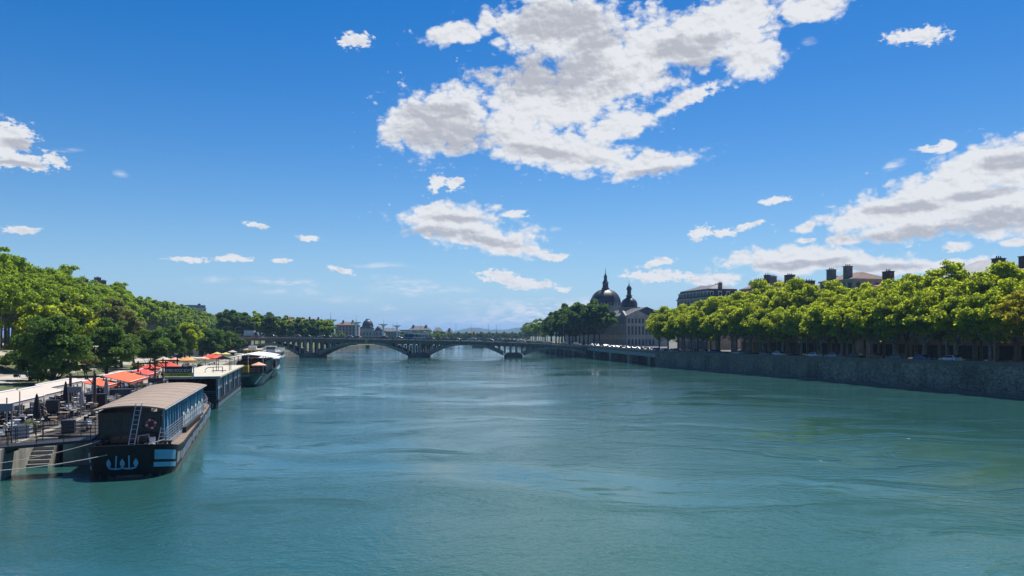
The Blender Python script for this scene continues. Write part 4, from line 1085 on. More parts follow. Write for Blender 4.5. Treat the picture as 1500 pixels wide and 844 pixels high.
# front deck things: ladders, lifebuoy (parts of the barge's fittings) and loose gear as things
ld = MB(); ladder(ld, (-.15, 2.2, 2.1), (.25, 3.2, 5.25), .42, (1, 0, 0), 9); o = ld.build('aluminium_ladder', steel); o.location = b1.location; o.rotation_euler = b1.rotation_euler; tag(o, 'tall aluminium ladder leaning on the arched roof of the black barge', 'ladder')
ld = MB(); ladder(ld, (1.75, 3.1, 1.9), (1.95, 3.75, 3.3), .4, (1, 0, 0), 5); o = ld.build('short_ladder', steel); o.location = b1.location; o.rotation_euler = b1.rotation_euler; tag(o, 'short ladder standing by the blue post at the barge bow', 'ladder')
def torus(b, c, R0, r, n=20, m=8, a0=0., a1=6.2832, ax='y'):
    rings = []
    cl = a1-a0 > 6.28; N = n if cl else n+1
    for k in range(N):
        t = a0+(a1-a0)*k/n
        rings.append([b.pt((c[0]+(R0+r*math.cos(u))*math.cos(t), c[1]+r*math.sin(u), c[2]+(R0+r*math.cos(u))*math.sin(t))) for u in (6.2832*j/m for j in range(m))])
    for k in range(n):
        a, q = rings[k], rings[(k+1) % N]
        for j in range(m): b.face((a[j], q[j], q[(j+1) % m], a[(j+1) % m]))
lbr = empty('lifebuoy', b1.location, R(17.88)); tag(lbr, 'red lifebuoy with white bands hanging on the barge front', 'lifebuoy')
lb = MB(); torus(lb, (1.0, 4.02, 3.55), .32, .09, smooth := 24 and 24); lbo = lb.build('ring', redm, lbr, smooth=True)
for q in range(4):
    lb = MB(); torus(lb, (1.0, 4.02, 3.55), .32, .1, 4, 8, q*1.5708+.1, q*1.5708+.5); lb.build('band', whitep, lbr)
gear = MB(); gear.path([(.1, 3.3, fl), (.2, 3.3, 2.7), (.9, 3.4, 2.8), (1.0, 3.4, 2.2), (.6, 3.3, 2.1)], .09, 6); o = gear.build('grey_winch', steel); o.location = b1.location; o.rotation_euler = b1.rotation_euler; tag(o, 'grey pipe-framed winch on the barge foredeck', 'winch')
for i, (x, y, a, lab) in enumerate(((1.25, 2.6, .4, 'white folding chair tipped on the barge foredeck near the bow rope'),)):
    ch = MB(); ch.cb((x, y, 2.1), (.45, .45, .05), a); ch.tube((x-.25, y, 1.7), (x+.2, y, 2.5), .03); ch.tube((x+.25, y, 1.7), (x-.2, y, 2.5), .03); ch.cb((x, y+.25, 2.2), (.45, .05, .45), a); o = ch.build('folding_chair', whitep); o.location = b1.location; o.rotation_euler = b1.rotation_euler; tag(o, lab, 'chair')
for k, (x, y) in enumerate(((2.2, 2.4), (2.45, 3.0), (-2.3, 2.5), (-2.6, 3.2))):
    q = MB(); q.lathe([(.16, 0), (.13, .1), (.13, .4), (.2, .48), (.2, .55)], 10, (x, y, sh1(y)-.2)); q.build('bollard', darkm, b1)
ar = MB(); rail_run(ar, [(2.6, 35.5, 1.6), (2.9, 40, 1.7), (2.3, 44.5, 2.0), (-2.3, 44.5, 2.0)], 1., 3, .025); ar.build('railing', steel, b1)
bw = MB(); bw.box(-2.2, 2.1, 34.6, 36.2, 1.45, 3.3); bw.build('stern_locker', greyp, b1)
# bicycles on the stern deck
def bicycle(col):
    r = empty('bicycle'); r['category'] = 'bicycle'
    f_ = MB(); f_.tube((0, 0, .35), (.35, 0, .85), .025); f_.tube((.35, 0, .85), (.95, 0, .82), .025); f_.tube((.95, 0, .82), (1.05, 0, .35), .025); f_.tube((.35, 0, .85), (.5, 0, .3), .025); f_.tube((.5, 0, .3), (.93, 0, .75), .025); f_.tube((0, 0, .35), (.5, 0, .3), .02); f_.build('frame', col, r)
    for x in (0, 1.05):
        w = MB(); torus(w, (x, 0, .35), .32, .025, 16, 5); w.build('wheel', darkm, r)
    s_ = MB(); s_.cb((.32, 0, .9), (.25, .12, .06)); s_.build('saddle', darkm, r)
    s_ = MB(); s_.tube((.93, -.25, 1.0), (.93, .25, 1.0), .02); s_.tube((.95, 0, .8), (.93, 0, 1.0), .02); s_.build('handlebar', steel, r); return r
bk = bicycle(steel)
for (x, y, a, lab) in ((1.9, 37.5, 1.2, 'bicycle parked nearest the cabin on the stern of the black barge'), (1.4, 39.2, 1.5, 'second bicycle behind on the barge stern by the railing'), (.4, 38, .8, 'bicycle leaning inward on the barge stern deck')):
    c, s = math.cos(R(17.88)), math.sin(R(17.88)); place(bk, (b1.location.x+x*c-y*s, b1.location.y+x*s+y*c, sh1(y)-.2), a+R(17.88), lab, 1., 'bicycles on the barge stern')
def rope_line(name, p0, p1, sag, label, r=.03):
    b = MB(); p0, p1 = Vector(p0), Vector(p1); pts = [p0.lerp(p1, k/14)-Vector((0, 0, sag*4*(k/14)*(1-k/14))) for k in range(15)]
    b.path(pts, r, 5); tag(b.build(name, rope), label, 'rope')
def L1(x, y, z):
    c, s = math.cos(R(17.88)), math.sin(R(17.88)); return (b1.location.x+x*c-y*s, b1.location.y+x*s+y*c, z)
rope_line('mooring_rope', L1(2.2, 2.4, 2.5), (-37.2, 48.0, 2.0), .75, 'longer mooring rope from the right of the bow down to the left quay', .028)
rope_line('mooring_rope', L1(-2.3, 2.5, 2.55), (-38.4, 52.5, 1.5), .35, 'shorter mooring rope from the left of the bow to the quay', .022)

# --- barge two
b2r = R(14.9); b2o = Vector((-45.2, 109.2, 0)); bb = empty('sign_barge', b2o, b2r); tag(bb, 'dark barge with flat cream roof, grey side panels and a black and yellow roof sign', 'barge')
def sh2(y): return 1.3
h2 = Hull(45, 6.9, 2.4, .6, sh2); h2o = h2.build('hull', black, bb, .05)
p = MB(); h2.patch(2.2, 44, .1, .75, .015, p, 60); p.build('hull_band', M('blue_grey_paint', (.20, .27, .33), .6, .25, 1., stain=.3), h2o)
q = MB(); q.box(-3.3, -3.2, 1.2, 43, 1.25, 4.45); q.build('side_wall', darkm, bb)
q = MB(); q.box(-3.19, 3.2, 9., 9.1, 1.25, 4.4); q.build('inner_wall', inter, bb)
for k in range(15):
    y0 = 1.2+k*2.8
    q = MB(); q.box(3.2, 3.3, y0+.15, y0+2.4, 2.75, 4.4) if k % 3 != 2 else q.box(3.2, 3.3, y0+.15, y0+1.2, 2.75, 4.4); q.build('panel', greyp if k % 2 else whitep, bb)
    q = MB(); q.box(3.19, 3.26, y0+.1, y0+2.6, 1.3, 2.6); q.build('window', bglass if k % 3 else paleblue, bb)
    q = MB(); q.box(3.15, 3.42, y0-.07, y0+.07, 1.25, 4.45); q.build('post', greyp, bb)
q = MB(); q.box(-3.7, 3.75, .2, 44, 4.5, 4.72); q.build('roof', creamroof, bb)
q = MB(); q.box(-3.72, 3.77, .1, .197, 4.4, 4.74); q.build('fascia', greyp, bb)
q = MB(); rail_run(q, [(-3.1, .9, 1.3), (3.1, .9, 1.3), (3.15, 6, 1.3)], 1.0, 3, .03); rail_run(q, [(-3.1, 1.1, 2.4), (3.1, 1.1, 2.4)], .12, 1, .03); q.build('railing', steel, bb)
for x in (-3.1, -1, 1, 3.1): q = MB(); q.box(x-.07, x+.07, .6, .74, 1.25, 4.4); q.build('post', darkm, bb)
# sign board standing on the roof edge
sg = empty('roof_sign', bb.matrix_world @ Vector((0, 0, 0)), b2r); sg.location = b2o; tag(sg, 'black and yellow lettered sign board standing on the cream barge roof', 'sign')
q = MB(); q.box(-3.55, .05, -.12, -.02, 5.28, 6.2); q.build('upper_board', M('sign_black', (.012, .012, .012), .5, .1), sg)
q = MB(); q.box(-3.65, .15, -.13, -.02, 4.78, 5.277); q.build('lower_board', M('sign_yellow', (.48, .42, .03), .5, .08), sg)
q = MB(); q.box(-3.66, -3.56, -.1, 0, 4.5, 4.778); q.box(.02, .12, -.1, 0, 4.5, 4.778); q.box(.16, .3, -.1, .0, 4.72, 6.25); q.build('bracket', whitep, sg)
def text(s, size, mat, parent, loc, width, rotx=90., name='lettering'):
    cu = bpy.data.curves.new(name, 'FONT'); cu.body = s; cu.size = size; cu.extrude = .008; cu.align_x = 'CENTER'; cu.align_y = 'CENTER'
    o = bpy.data.objects.new(name, cu); COL.objects.link(o); bpy.context.view_layer.update()
    me = bpy.data.meshes.new_from_object(o.evaluated_get(bpy.context.evaluated_depsgraph_get())); bpy.data.objects.remove(o)
    w = max(v.co.x for v in me.vertices)-min(v.co.x for v in me.vertices)
    o = bpy.data.objects.new(name, me); COL.objects.link(o); me.materials.clear(); me.materials.append(mat); o.parent = parent; o.location = loc; o.rotation_euler = (R(rotx), 0, 0); o.scale = (width/w, 1, 1); return o
text('AYERS ROCK BOAT', .62, M('sign_white', (.7, .7, .68), .6), sg, (-1.75, -.135, 5.6), 3.4)
text('CAFE & BRASSERIE', .36, M('sign_black', (0, 0, 0)), sg, (-1.75, -.145, 5.03), 2.6)
# things on the roof
def loc2(x, y, z): 
    c, s = math.cos(b2r), math.sin(b2r); return (b2o.x+x*c-y*s, b2o.y+x*s+y*c, z)
o = MB(); o.path([(0, 0, 0), (.05, 0, .5), (.5, 0, .8), (2.6, 0, .85)], .06, 6); o.tube((2.6, 0, .85), (2.6, 0, 0), .06); o.tube((1.2, 0, .8), (1.2, 0, 0), .05); o = o.build('roof_handrail', darkm); o.location = loc2(.2, 13, 4.72); o.rotation_euler = (0, 0, b2r); tag(o, 'curved black handrail on the cream barge roof', 'handrail')
r = empty('roof_canopy', loc2(2.3, 20, 4.72), b2r); tag(r, 'small dark canopy on posts at the right edge of the cream barge roof', 'canopy')
q = MB(); q.box(-1.1, 1.1, -1.5, 1.5, 1.9, 2.0); q.prism([(-1.1, 2.003), (1.1, 2.003), (0, 2.5)], 'y', -1.5, 1.5); q.build('cover', M('navy_canvas', (.03, .035, .05), .8), r)
for x in (-1, 1):
    for y in (-1.4, 1.4): q = MB(); q.tube((x, y, 0), (x, y, 1.898), .05); q.build('post', darkm, r)

# --- boat three: green hull with white canopy
g3r = R(14); g3o = Vector((-53.9, 157.5, 0)); g3 = empty('green_boat', g3o, g3r); tag(g3, 'green-hulled restaurant boat with flared bow under a wide white canopy', 'boat')
def sh3(y): return 2.25+.75*max(0, 1-y/9)
h3 = Hull(42, 6.6, 7.5, .85, sh3, .32, 1.6); h3o = h3.build('hull', greenh, g3, .6)
p = MB(); h3.patch(2.6, 4.2, lambda y: .9, lambda y: sh3(y)-.5, .03, p) if False else None
q = MB()
for s_ in np.linspace(0, 1, 12)[:-1]:
    s2 = s_+1/11; A = [h3.P(1.6+2.6*s_, .5+2.2*s_, .04), h3.P(2.5+2.6*s_, .5+2.2*s_, .04), h3.P(2.5+2.6*s2, .5+2.2*s2, .04), h3.P(1.6+2.6*s2, .5+2.2*s2, .04)]; q.poly(A)
q.build('white_stripe', whitep, h3o, fix=False)
p = MB(); h3.patch(-3.2, .4, lambda y: sh3(y)-.75, lambda y: sh3(y)-.25, .02, p); p.build('name_board', whitep, h3o)
p = MB(); h3.patch(-30, 30, lambda y: sh3(y)-.12, lambda y: sh3(y)+.02, .06, p, 90); p.build('rubbing_strake', black, h3o)
q = MB(); q.X = Matrix.Translation((0, 0, -.55)); q.box(-3.0, -.2, 3.2, 5.6, 2.9, 3.05)
for x in np.arange(-3, -.1, .28): q.box(x-.05, x+.05, 3.2, 3.3, 3.05, 4.6)
q.box(-3.1, -.1, 3.15, 3.35, 4.6, 4.85); q.box(-3.1, -2.9, 3.15, 5.6, 3.05, 4.6); q.box(-.3, -.1, 3.15, 5.6, 3.05, 4.85); q.build('yellow_kiosk', yellow, g3)
q = MB(); q.box(-2.9, 2.9, 9.5, 38, 2.3, 5.0); q.build('saloon', inter, g3)
for k in range(8): q = MB(); q.box(2.905, 2.97, 10+k*3.3, 12.4+k*3.3, 3.2, 4.8); q.build('window', bglass, g3)
for x in np.linspace(-2.6, 2.6, 5): q = MB(); q.box(x-.45, x+.45, 9.42, 9.495, 2.9, 4.7); q.build('window', bglass, g3)
cv = MB()
sec = [(-8.6, 4.9), (-5.6, 5.6), (-3.2, 6.1), (-.4, 6.6), (2.4, 6.3), (4.6, 5.9)]
for a, c in zip(sec, sec[1:]):
    cv.prism([a, c, (c[0], c[1]-.14), (a[0], a[1]-.14)], 'y', 6.5, 36)
cv.build('canopy', canvasw, g3)
for x in (-3.2, -.4, 2.6):
    for y in (7, 15, 24): q = MB(); q.tube((x, y, 2.6), (x, y, interp(x, sec)-.1), .08); q.build('post', whitep, g3)
q = MB(); rail_run(q, [h3.P(-6, 2.25)+Vector((0, 0, .1)), h3.P(-2, 2.7)+Vector((0, 0, .1)), h3.P(0, 2.95)+Vector((0, .4, 0)), h3.P(2, 2.7)+Vector((0, 0, .1)), h3.P(6, 2.25)+Vector((0, 0, .1))], .9, 3, .03); q.build('railing', darkm, g3)
# --- boat four, white bow behind
g4o = Vector((-60.3, 190, 0)); g4r = R(15); g4 = empty('white_bow_boat', g4o, g4r); tag(g4, 'boat with dark hull and raked white bow just behind the green boat', 'boat')
def sh4(y): return 2.0+.5*max(0, 1-y/6)
h4 = Hull(34, 5.0, 6, .9, sh4, .45, 2.2); h4o = h4.build('hull', greenh, g4, .4)
p = MB(); h4.patch(-25, 25, lambda y: sh4(y)-.45, lambda y: sh4(y)+.03, .05, p, 90); p.build('white_bulwark', whitep, h4o)
q = MB(); q.box(-2.1, 2.2, 6, 30, 1.6, 4.6); q.build('cabin', whitep, g4)
for k in range(3): q = MB(); q.box(-1.9+1.35*k, -.75+1.35*k, 5.93, 5.995, 2.5, 4.3); q.build('window', bglass, g4)
for k in range(7): q = MB(); q.box(2.205, 2.27, 6.5+k*3.3, 9.2+k*3.3, 2.6, 4.5); q.build('window', bglass, g4)
q = MB(); q.box(-2.6, 2.7, 5, 31, 4.603, 4.8); q.build('roof', whitep, g4)
# --- boat five: yellow deckhouse; boat six: white cruise boat by the bridge
g5o = Vector((-76.5, 226, 0)); g5 = empty('yellow_deckhouse_boat', g5o, R(15)); tag(g5, 'boat with a yellow upper deckhouse between the white canopy and the bridge', 'boat')
h5 = Hull(36, 6, 4, .7, lambda y: 2.4); h5.build('hull', black, g5, .3)
q = MB(); q.box(-2.7, 2.7, 4, 32, 2.2, 4.6); q.build('cabin', inter, g5)
q = MB(); q.box(-3., 3., 3.6, 33, 4.603, 4.8); q.build('upper_deck', yellow, g5)
q = MB(); q.box(-2.2, 2.2, 6, 24, 4.803, 6.2); q.build('deckhouse', yellow, g5)
for k in range(4): q = MB(); q.box(-1.95+1.05*k, -1.2+1.05*k, 5.93, 5.995, 5., 5.9); q.build('window', bglass, g5)
q = MB(); q.box(-2.5, 2.5, 5.6, 24.4, 6.203, 6.4); q.build('roof', creamroof, g5)
q = MB(); q.box(-1., 1.2, 8, 12, 6.403, 7.4); q.build('wheelhouse', whitep, g5)
g6o = Vector((-84, 268, 0)); g6 = empty('white_cruise_boat', g6o, R(15)); tag(g6, 'white multi-deck cruise boat moored closest to the stone bridge', 'boat')
h6 = Hull(58, 8, 6, .8, lambda y: 2.6+.6*max(0, 1-y/8), .25, 1.2); h6.build('hull', whitep, g6, .3)
q = MB(); q.box(-3.5, 3.5, 6, 54, 2.4, 4.6); q.build('lower_cabin', whitep, g6)
for k in range(4): q = MB(); q.box(-3.2+1.65*k, -1.9+1.65*k, 5.93, 5.995, 3., 4.3); q.build('window', bglass, g6)
for k in range(12): q = MB(); q.box(3.505, 3.57, 7+k*3.8, 10+k*3.8, 3., 4.3); q.build('window', bglass, g6)
q = MB(); q.box(-3.8, 3.8, 5, 55, 4.603, 4.75); q.build('upper_deck', greyp, g6)
q = MB(); rail_run(q, [(-3.6, 5.3, 4.75), (3.6, 5.3, 4.75), (3.7, 54, 4.75)], 1., 3, .04, 2.); q.build('railing', whitep, g6)
q = MB(); q.box(-1.6, 1.6, 9, 14, 4.753, 6.6); q.box(-1.9, 1.9, 8.7, 14.3, 6.603, 6.75); q.build('wheelhouse', whitep, g6)
q = MB(); q.box(-1.5, 1.5, 8.93, 8.995, 5.5, 6.4); q.build('window', bglass, g6)
# ---------------------------------------------------------------- people
skin = M('skin', (.45, .28, .20), .6, .1); hairm = M('hair', (.04, .028, .02), .7, .2)
CLOTH = {n: M(n+'_cloth', c, .9, .12, 4.) for n, c in dict(black=(.02, .02, .022), white=(.62, .61, .58), blue=(.05, .12, .30), red=(.40, .04, .035), grey=(.2, .2, .21), beige=(.42, .34, .24), green=(.06, .16, .08), navy=(.02, .03, .08), pink=(.5, .22, .24)).items()}
def person_mesh(sit=False, step=.12, arm=.2):
    V = []; E = []; Rr = []
    def v(x, y, z, r): V.append((x, y, z)); Rr.append(r); return len(V)-1
    def e(a, b): E.append((a, b))
    hz_ = .50 if sit else .93
    pel = v(0, 0, hz_, .135); sp = v(0, .02, hz_+.22, .13); ch = v(0, .01, hz_+.42, .15); nk = v(0, 0, hz_+.56, .06); hd = v(0, -.02, hz_+.66, .085); ht = v(0, -.01, hz_+.78, .095)
    for a, b in ((pel, sp), (sp, ch), (ch, nk), (nk, hd), (hd, ht)): e(a, b)
    for s in (-1, 1):
        st = step*s
        hp_ = v(.1*s, 0, hz_-.04, .095)
        if sit: kn = v(.12*s, -.42, hz_+.0, .07); an = v(.12*s, -.40, .08, .045); to = v(.12*s, -.56, .045, .04)
        else: kn = v(.11*s, -st*.5-.02, .49, .065); an = v(.11*s, st, .09, .045); to = v(.12*s, st-.17, .045, .04)
        e(pel, hp_); e(hp_, kn); e(kn, an); e(an, to)
        sd_ = v(.19*s, 0, hz_+.49, .065); el_ = v(.26*s, .04-arm*.3, hz_+.22, .045); wr = v(.24*s, -.12-arm*(1.2 if sit else .6), hz_+(.16 if sit else .02), .032); hn = v(.23*s, -.18-arm*(1.3 if sit else .7), hz_+(.17 if sit else -.06), .038)
        e(ch, sd_); e(sd_, el_); e(el_, wr); e(wr, hn)
    me = bpy.data.meshes.new('person'); me.from_pydata(V, E, []); o = bpy.data.objects.new('person', me); COL.objects.link(o)
    m = o.modifiers.new('s', 'SKIN'); o.modifiers.new('d', 'SUBSURF').levels = 1
    for i, sv in enumerate(me.skin_vertices[0].data): sv.radius = (Rr[i], Rr[i]*.85); sv.use_root = (i == 0)
    bpy.context.view_layer.update()
    res = bpy.data.meshes.new_from_object(o.evaluated_get(bpy.context.evaluated_depsgraph_get())); bpy.data.objects.remove(o)
    return res, hz_
PM = [person_mesh(False, .04, .1), person_mesh(False, .2, .3), person_mesh(True, 0, .25), person_mesh(True, 0, .1)]
def person(pose, loc, rz, top, bottom, label, sh=1., grp=None):
    base, hz_ = PM[pose]; me = base.copy(); sit = pose > 1
    for m in (CLOTH[bottom], CLOTH[top], skin, darkm): me.materials.append(m)
    for p in me.polygons:
        c = p.center; i = 0
        if c.z > hz_+.04: i = 1
        if sit and c.y < -.2 and c.z < hz_+.08 and abs(c.x) < .2: i = 0
        if c.z > hz_+.545 or (abs(c.x) > .2 and c.z < hz_+.26 and c.z > hz_-.2 and not (sit and c.z < hz_+.1)): i = 2
        if c.z < .09: i = 3
        p.material_index = i; p.use_smooth = True
    o = bpy.data.objects.new('person', me); COL.objects.link(o); o.location = loc; o.rotation_euler = (0, 0, rz); o.scale = (sh,)*3
    tag(o, label, 'person', grp)
    h = MB(); h.lathe([(.075, -.06), (.105, -.01), (.112, .04), (.09, .1), (.04, .125)], 10, (0, .018, hz_+.735)); h.build('hair', hairm, o, smooth=True)
    return o
# ---------------------------------------------------------------- terrace furniture
wood_t = M('table_wood', (.33, .25, .17), .6, .2, 2.); rattan = M('rattan', (.28, .22, .16), .8, .3, 4.); orange = M('orange_canvas', (.72, .10, .02), .8, .07, 1.)
lorange = M('light_orange_canvas', (.75, .30, .07), .8, .07, 1.); redc = M('red_canvas', (.62, .05, .025), .8, .07, 1.); creamc = M('cream_canvas', (.50, .42, .355), .8, .06, .6); yellowc = M('pale_yellow_canvas', (.6, .52, .14), .8, .1)
postb = M('brown_wood_post', (.06, .035, .025), .8, .3, 2.); postg = M('grey_painted_post', (.30, .28, .26), .7, .15, 1.5); planterm = M('white_planter', (.45, .45, .44), .7, .1)
TZ = 2.242
def tp(off, d, z=TZ): return (XL(d)-off, d, z)
def table_proto(round_=True):
    r = empty('cafe_table'); r['category'] = 'table'
    b = MB(); (b.lathe([(.42, .72), (.42, .75)], 16) if round_ else b.box(-.6, .6, -.38, .38, .72, .75)); b.build('table_top', wood_t if not round_ else whitep, r)
    b = MB(); b.lathe([(.26, 0), (.25, .03), (.04, .05), (.035, .719)], 10); b.build('pedestal', darkm, r); return r
def chair_proto(mat):
    r = empty('terrace_chair'); r['category'] = 'chair'
    b = MB(); b.box(-.22, .22, -.22, .22, .43, .47); b.build('seat', mat, r)
    b = MB(); b.prism([(.2, .471), (.24, .471), (.3, .9), (.26, .9)], 'x', -.22, .22); b.build('backrest', mat, r)
    for x in (-.19, .19):
        for y in (-.19, .2): b = MB(); b.tube((x, y, 0), (x, y, .43), .018, n=5); b.build('leg', darkm, r)
    return r
TABS = [table_proto(True), table_proto(False)]
CHS = [chair_proto(rattan), chair_proto(whitep), chair_proto(darkm)]
CN = ('rattan', 'white', 'black')
def zone(d): return 'at the left edge by the gangway' if d < 66 else ('beside the black barge' if d < 90 else ('near the orange awning' if d < 125 else ('beside the sign barge' if d < 160 else 'near the bridge end')))
spots = []
rt_ = random.Random(11)
d = 58.
while d < 215:
    for off in (1.6, 3.6, 5.6, 8.0):
        if d > 120 and off in (3.6,): continue
        if rt_.random() < (.16 if d < 130 else .35): continue
        t = rt_.randrange(2); x, y, z = tp(off+rt_.uniform(-.35, .35), d+rt_.uniform(-.5, .5))
        place(TABS[t], (x, y, z), rt_.uniform(-.3, .3)+R(16), '%s cafe table on the terrace %s' % (('round white', 'rectangular wooden')[t], zone(d)), 1., '%s cafe tables %s' % (('round white', 'rectangular wooden')[t], zone(d)))
        spots.append((x, y, z))
        c = rt_.randrange(3)
        for a in ((0, 180) if rt_.random() < .6 else (0, 120, 240)):
            if len(CHS) and d > 165 and rt_.random() < .5: continue
            ra = R(a+rt_.uniform(-15, 15)+16); rr_ = .72+rt_.uniform(0, .15)
            cx, cy = x+rr_*math.sin(ra)*-1, y+rr_*math.cos(ra)
            place(CHS[c], (cx, cy, z), ra, '%s terrace chair pulled up to a cafe table %s' % (CN[c], zone(d)), 1., '%s terrace chairs %s' % (CN[c], zone(d)))
    d += 2.25 if d < 125 else 3.4
# seated and standing people
PP = [(2, 2.4, 63.5, 'white', 'navy', 'person in a white top sitting at a table near the gangway'), (3, 4.5, 66, 'red', 'black', 'person in a red top sitting under the cream awning'), (0, 5.2, 61.5, 'black', 'black', 'person in black standing at the left edge under the awning'),
 (0, 6.4, 70, 'navy', 'beige', 'person in a navy top standing under the second awning panel'), (2, 3., 75, 'beige', 'navy', 'person in a beige top sitting at a table beside the black barge'), (3, 5., 80, 'black', 'grey', 'person in black sitting with back to the path by the barge'),
 (1, 9., 84, 'white', 'blue', 'person in a white shirt walking on the terrace behind the barge'), (2, 2., 88, 'pink', 'grey', 'person in a pink top sitting near the barge roof'), (0, 2.6, 97, 'blue', 'navy', 'person in blue standing just beyond the barge roof'),
 (1, 4.5, 100, 'black', 'navy', 'person in black walking toward the orange awning'), (2, 3.4, 108, 'white', 'beige', 'person in white sitting under the orange awning'), (3, 5., 112, 'green', 'black', 'person in green sitting under the orange awning'),
 (0, 13., 118, 'grey', 'navy', 'person in grey standing on the path beyond the orange awning'), (1, 16., 128, 'white', 'black', 'person in white walking on the pale riverside path'), (1, 17., 131, 'red', 'navy', 'person in a red top walking on the pale riverside path'),
 (2, 3., 135, 'beige', 'blue', 'person in beige sitting behind the sign barge'), (0, 18., 150, 'navy', 'grey', 'person in navy standing on the path under the dark tree'), (1, 14., 190, 'red', 'beige', 'person in red walking along the lawn edge'),
 (0, 12., 232, 'white', 'navy', 'person in white standing on the lawn'), (2, 10, 250, 'red', 'navy', 'person in red sitting on the lawn')]
for pose, off, d, a, b_, lab in PP:
    zz = interp(off, [(0, 2.204), (15, 2.236), (21, 2.27)]) if off > 15 or d > 228 else interp(off, [(.7, 2.204), (15, 2.236)])
    x, y, z = tp(off, d, zz); person(pose, (x, y, z), rt_.uniform(0, 6.28), a, b_, lab, rt_.uniform(.96, 1.06))
    if pose > 1 and d < 228:
        o = [c for c in bpy.data.objects if False]
# stools under seated people: matching chairs placed exactly
for pose, off, d, a, b_, lab in PP:
    if pose > 1 and d < 228:
        x, y, z = tp(off, d, interp(off, [(.7, 2.204), (15, 2.236)]))
        b = MB(); b.lathe([(.2, 0), (.05, .04), (.04, .33), (.19, .345), (.19, .37)], 12); o = b.build('stool', darkm); o.location = (x, y+.0, z); tag(o, 'dark round stool under the '+lab.split(' sitting')[0], 'stool')
# awnings along the back of the near terrace
def awning(name, label, d0, d1, off, depth, z0, z1, mat, edge, posts, cat='awning'):
    r = empty(name, (0, 0, 0)); tag(r, label, cat)
    a = Vector(tp(off, d0, z0)); b_ = Vector(tp(off, d1, z0)); u = (b_-a).normalized(); n = Vector((-u.y, u.x, 0))*depth; up = Vector((0, 0, z1-z0))
    c = MB(); th = Vector((0, 0, .05)); q = [a, b_, b_+n+up, a+n+up]; i = [c.pt(p) for p in q]; j = [c.pt(p-th) for p in q]; c.face(i); c.face(j[::-1])
    for k in range(4): c.face((i[k], j[k], j[(k+1) % 4], i[(k+1) % 4]))
    # valance
    k1 = [c.pt(p) for p in (a-th, b_-th, b_-th*6, a-th*6)]; c.face(k1)
    c.build('canvas', mat, r, fix=False)
    f_ = MB(); f_.tube(a+th*1.2, b_+th*1.2, .05, n=6); f_.tube(a+n+up+th*1.2, b_+n+up+th*1.2, .08, n=6)
    m = 1
    L = (b_-a).length; kk = int(L//4)
    for k in range(kk+1): t = k/max(1, kk); f_.tube(a.lerp(b_, t)-th*1.6, (a+n+up).lerp(b_+n+up, t)-th*1.6, .035, n=5)
    f_.build('frame', edge, r)
    for k in range(posts):
        t = k/max(1, posts-1); t = .03+.94*t
        p = (a+n+up).lerp(b_+n+up, t)-th*2; pp = MB(); pp.tube((p.x, p.y, TZ), p, .06, n=6); pp.build('post', postg if mat is creamc else postb, r)
        p = a.lerp(b_, t)-th*2; pp = MB(); pp.tube((p.x, p.y, TZ), p, .05, n=6); pp.build('post', postg if mat is creamc else postb, r)
    return r
awning('cream_awning', 'cream awning panel nearest the left edge of the view', 56, 66.5, 4.6, 2.7, 4.3, 4.95, creamc, canvasw, 3)
awning('cream_awning', 'cream awning panel in the middle of the three, over the near terrace', 66.9, 80, 4.7, 2.7, 4.3, 4.95, creamc, canvasw, 3)
awning('cream_awning', 'short cream awning panel ending beside the brown posts', 80.4, 88, 5.0, 2.4, 4.3, 4.85, creamc, canvasw, 3)
awning('white_gutter_awning', 'narrow white-edged awning running on toward the orange awning', 88.5, 104, 7.2, 1.3, 4.5, 4.85, creamc, canvasw, 3)
awning('orange_awning', 'small bright orange awning left of the large one', 96, 104.5, 2.6, 2.6, 4.2, 4.8, orange, canvasw, 2)
awning('orange_awning', 'largest bright orange awning with white front bar above the terrace', 103, 116, 1.0, 3.3, 4.3, 5.2, orange, canvasw, 4)
awning('red_awning', 'deep red awning just beyond the large orange one', 122, 131, 2.2, 2.4, 4.3, 4.9, redc, canvasw, 2)
def parasol(mat, closed=False):
    r = empty('closed_parasol' if closed else 'parasol'); r['category'] = 'parasol'
    b = MB()
    if closed: b.lathe([(.07, 1.0), (.24, 1.1), (.27, 1.5), (.2, 2.2), (.1, 2.75), (.03, 2.95)], 10, fn=lambda t: 1+.15*math.sin(5*t)); b.build('canopy', mat, r)
    else:
        n = 8
        tp_ = b.pt((0, 0, 2.95)); o1 = [b.pt((1.5*math.cos(6.2832*k/n), 1.5*math.sin(6.2832*k/n), 2.35)) for k in range(n)]; o2 = [b.pt((1.5*math.cos(6.2832*k/n), 1.5*math.sin(6.2832*k/n), 2.17)) for k in range(n)]
        for k in range(n): b.face((tp_, o1[k], o1[(k+1) % n])); b.face((o1[k], o2[k], o2[(k+1) % n], o1[(k+1) % n]))
        b.build('canopy', mat, r, fix=False)
        b = MB()
        for k in range(n): b.tube((0, 0, 2.1), (1.4*math.cos(6.2832*k/n), 1.4*math.sin(6.2832*k/n), 2.33), .015, n=4)
        b.build('ribs', darkm, r)
    b = MB(); b.tube((0, 0, 0), (0, 0, 2.93), .03); b.build('pole', postg, r)
    b = MB(); b.lathe([(.3, 0), (.28, .08), (.06, .12)], 10); b.build('base', darkm, r); return r
P_ = {c: parasol(m) for c, m in dict(red=redc, orange=lorange, cream=creamc, yellow=yellowc, peach=M('peach_canvas', (.70, .36, .24), .8, .06)).items()}
PC = {'black': parasol(CLOTH['black'], True), 'grey': parasol(M('grey_canvas', (.32, .31, .30), .9, .1), True)}
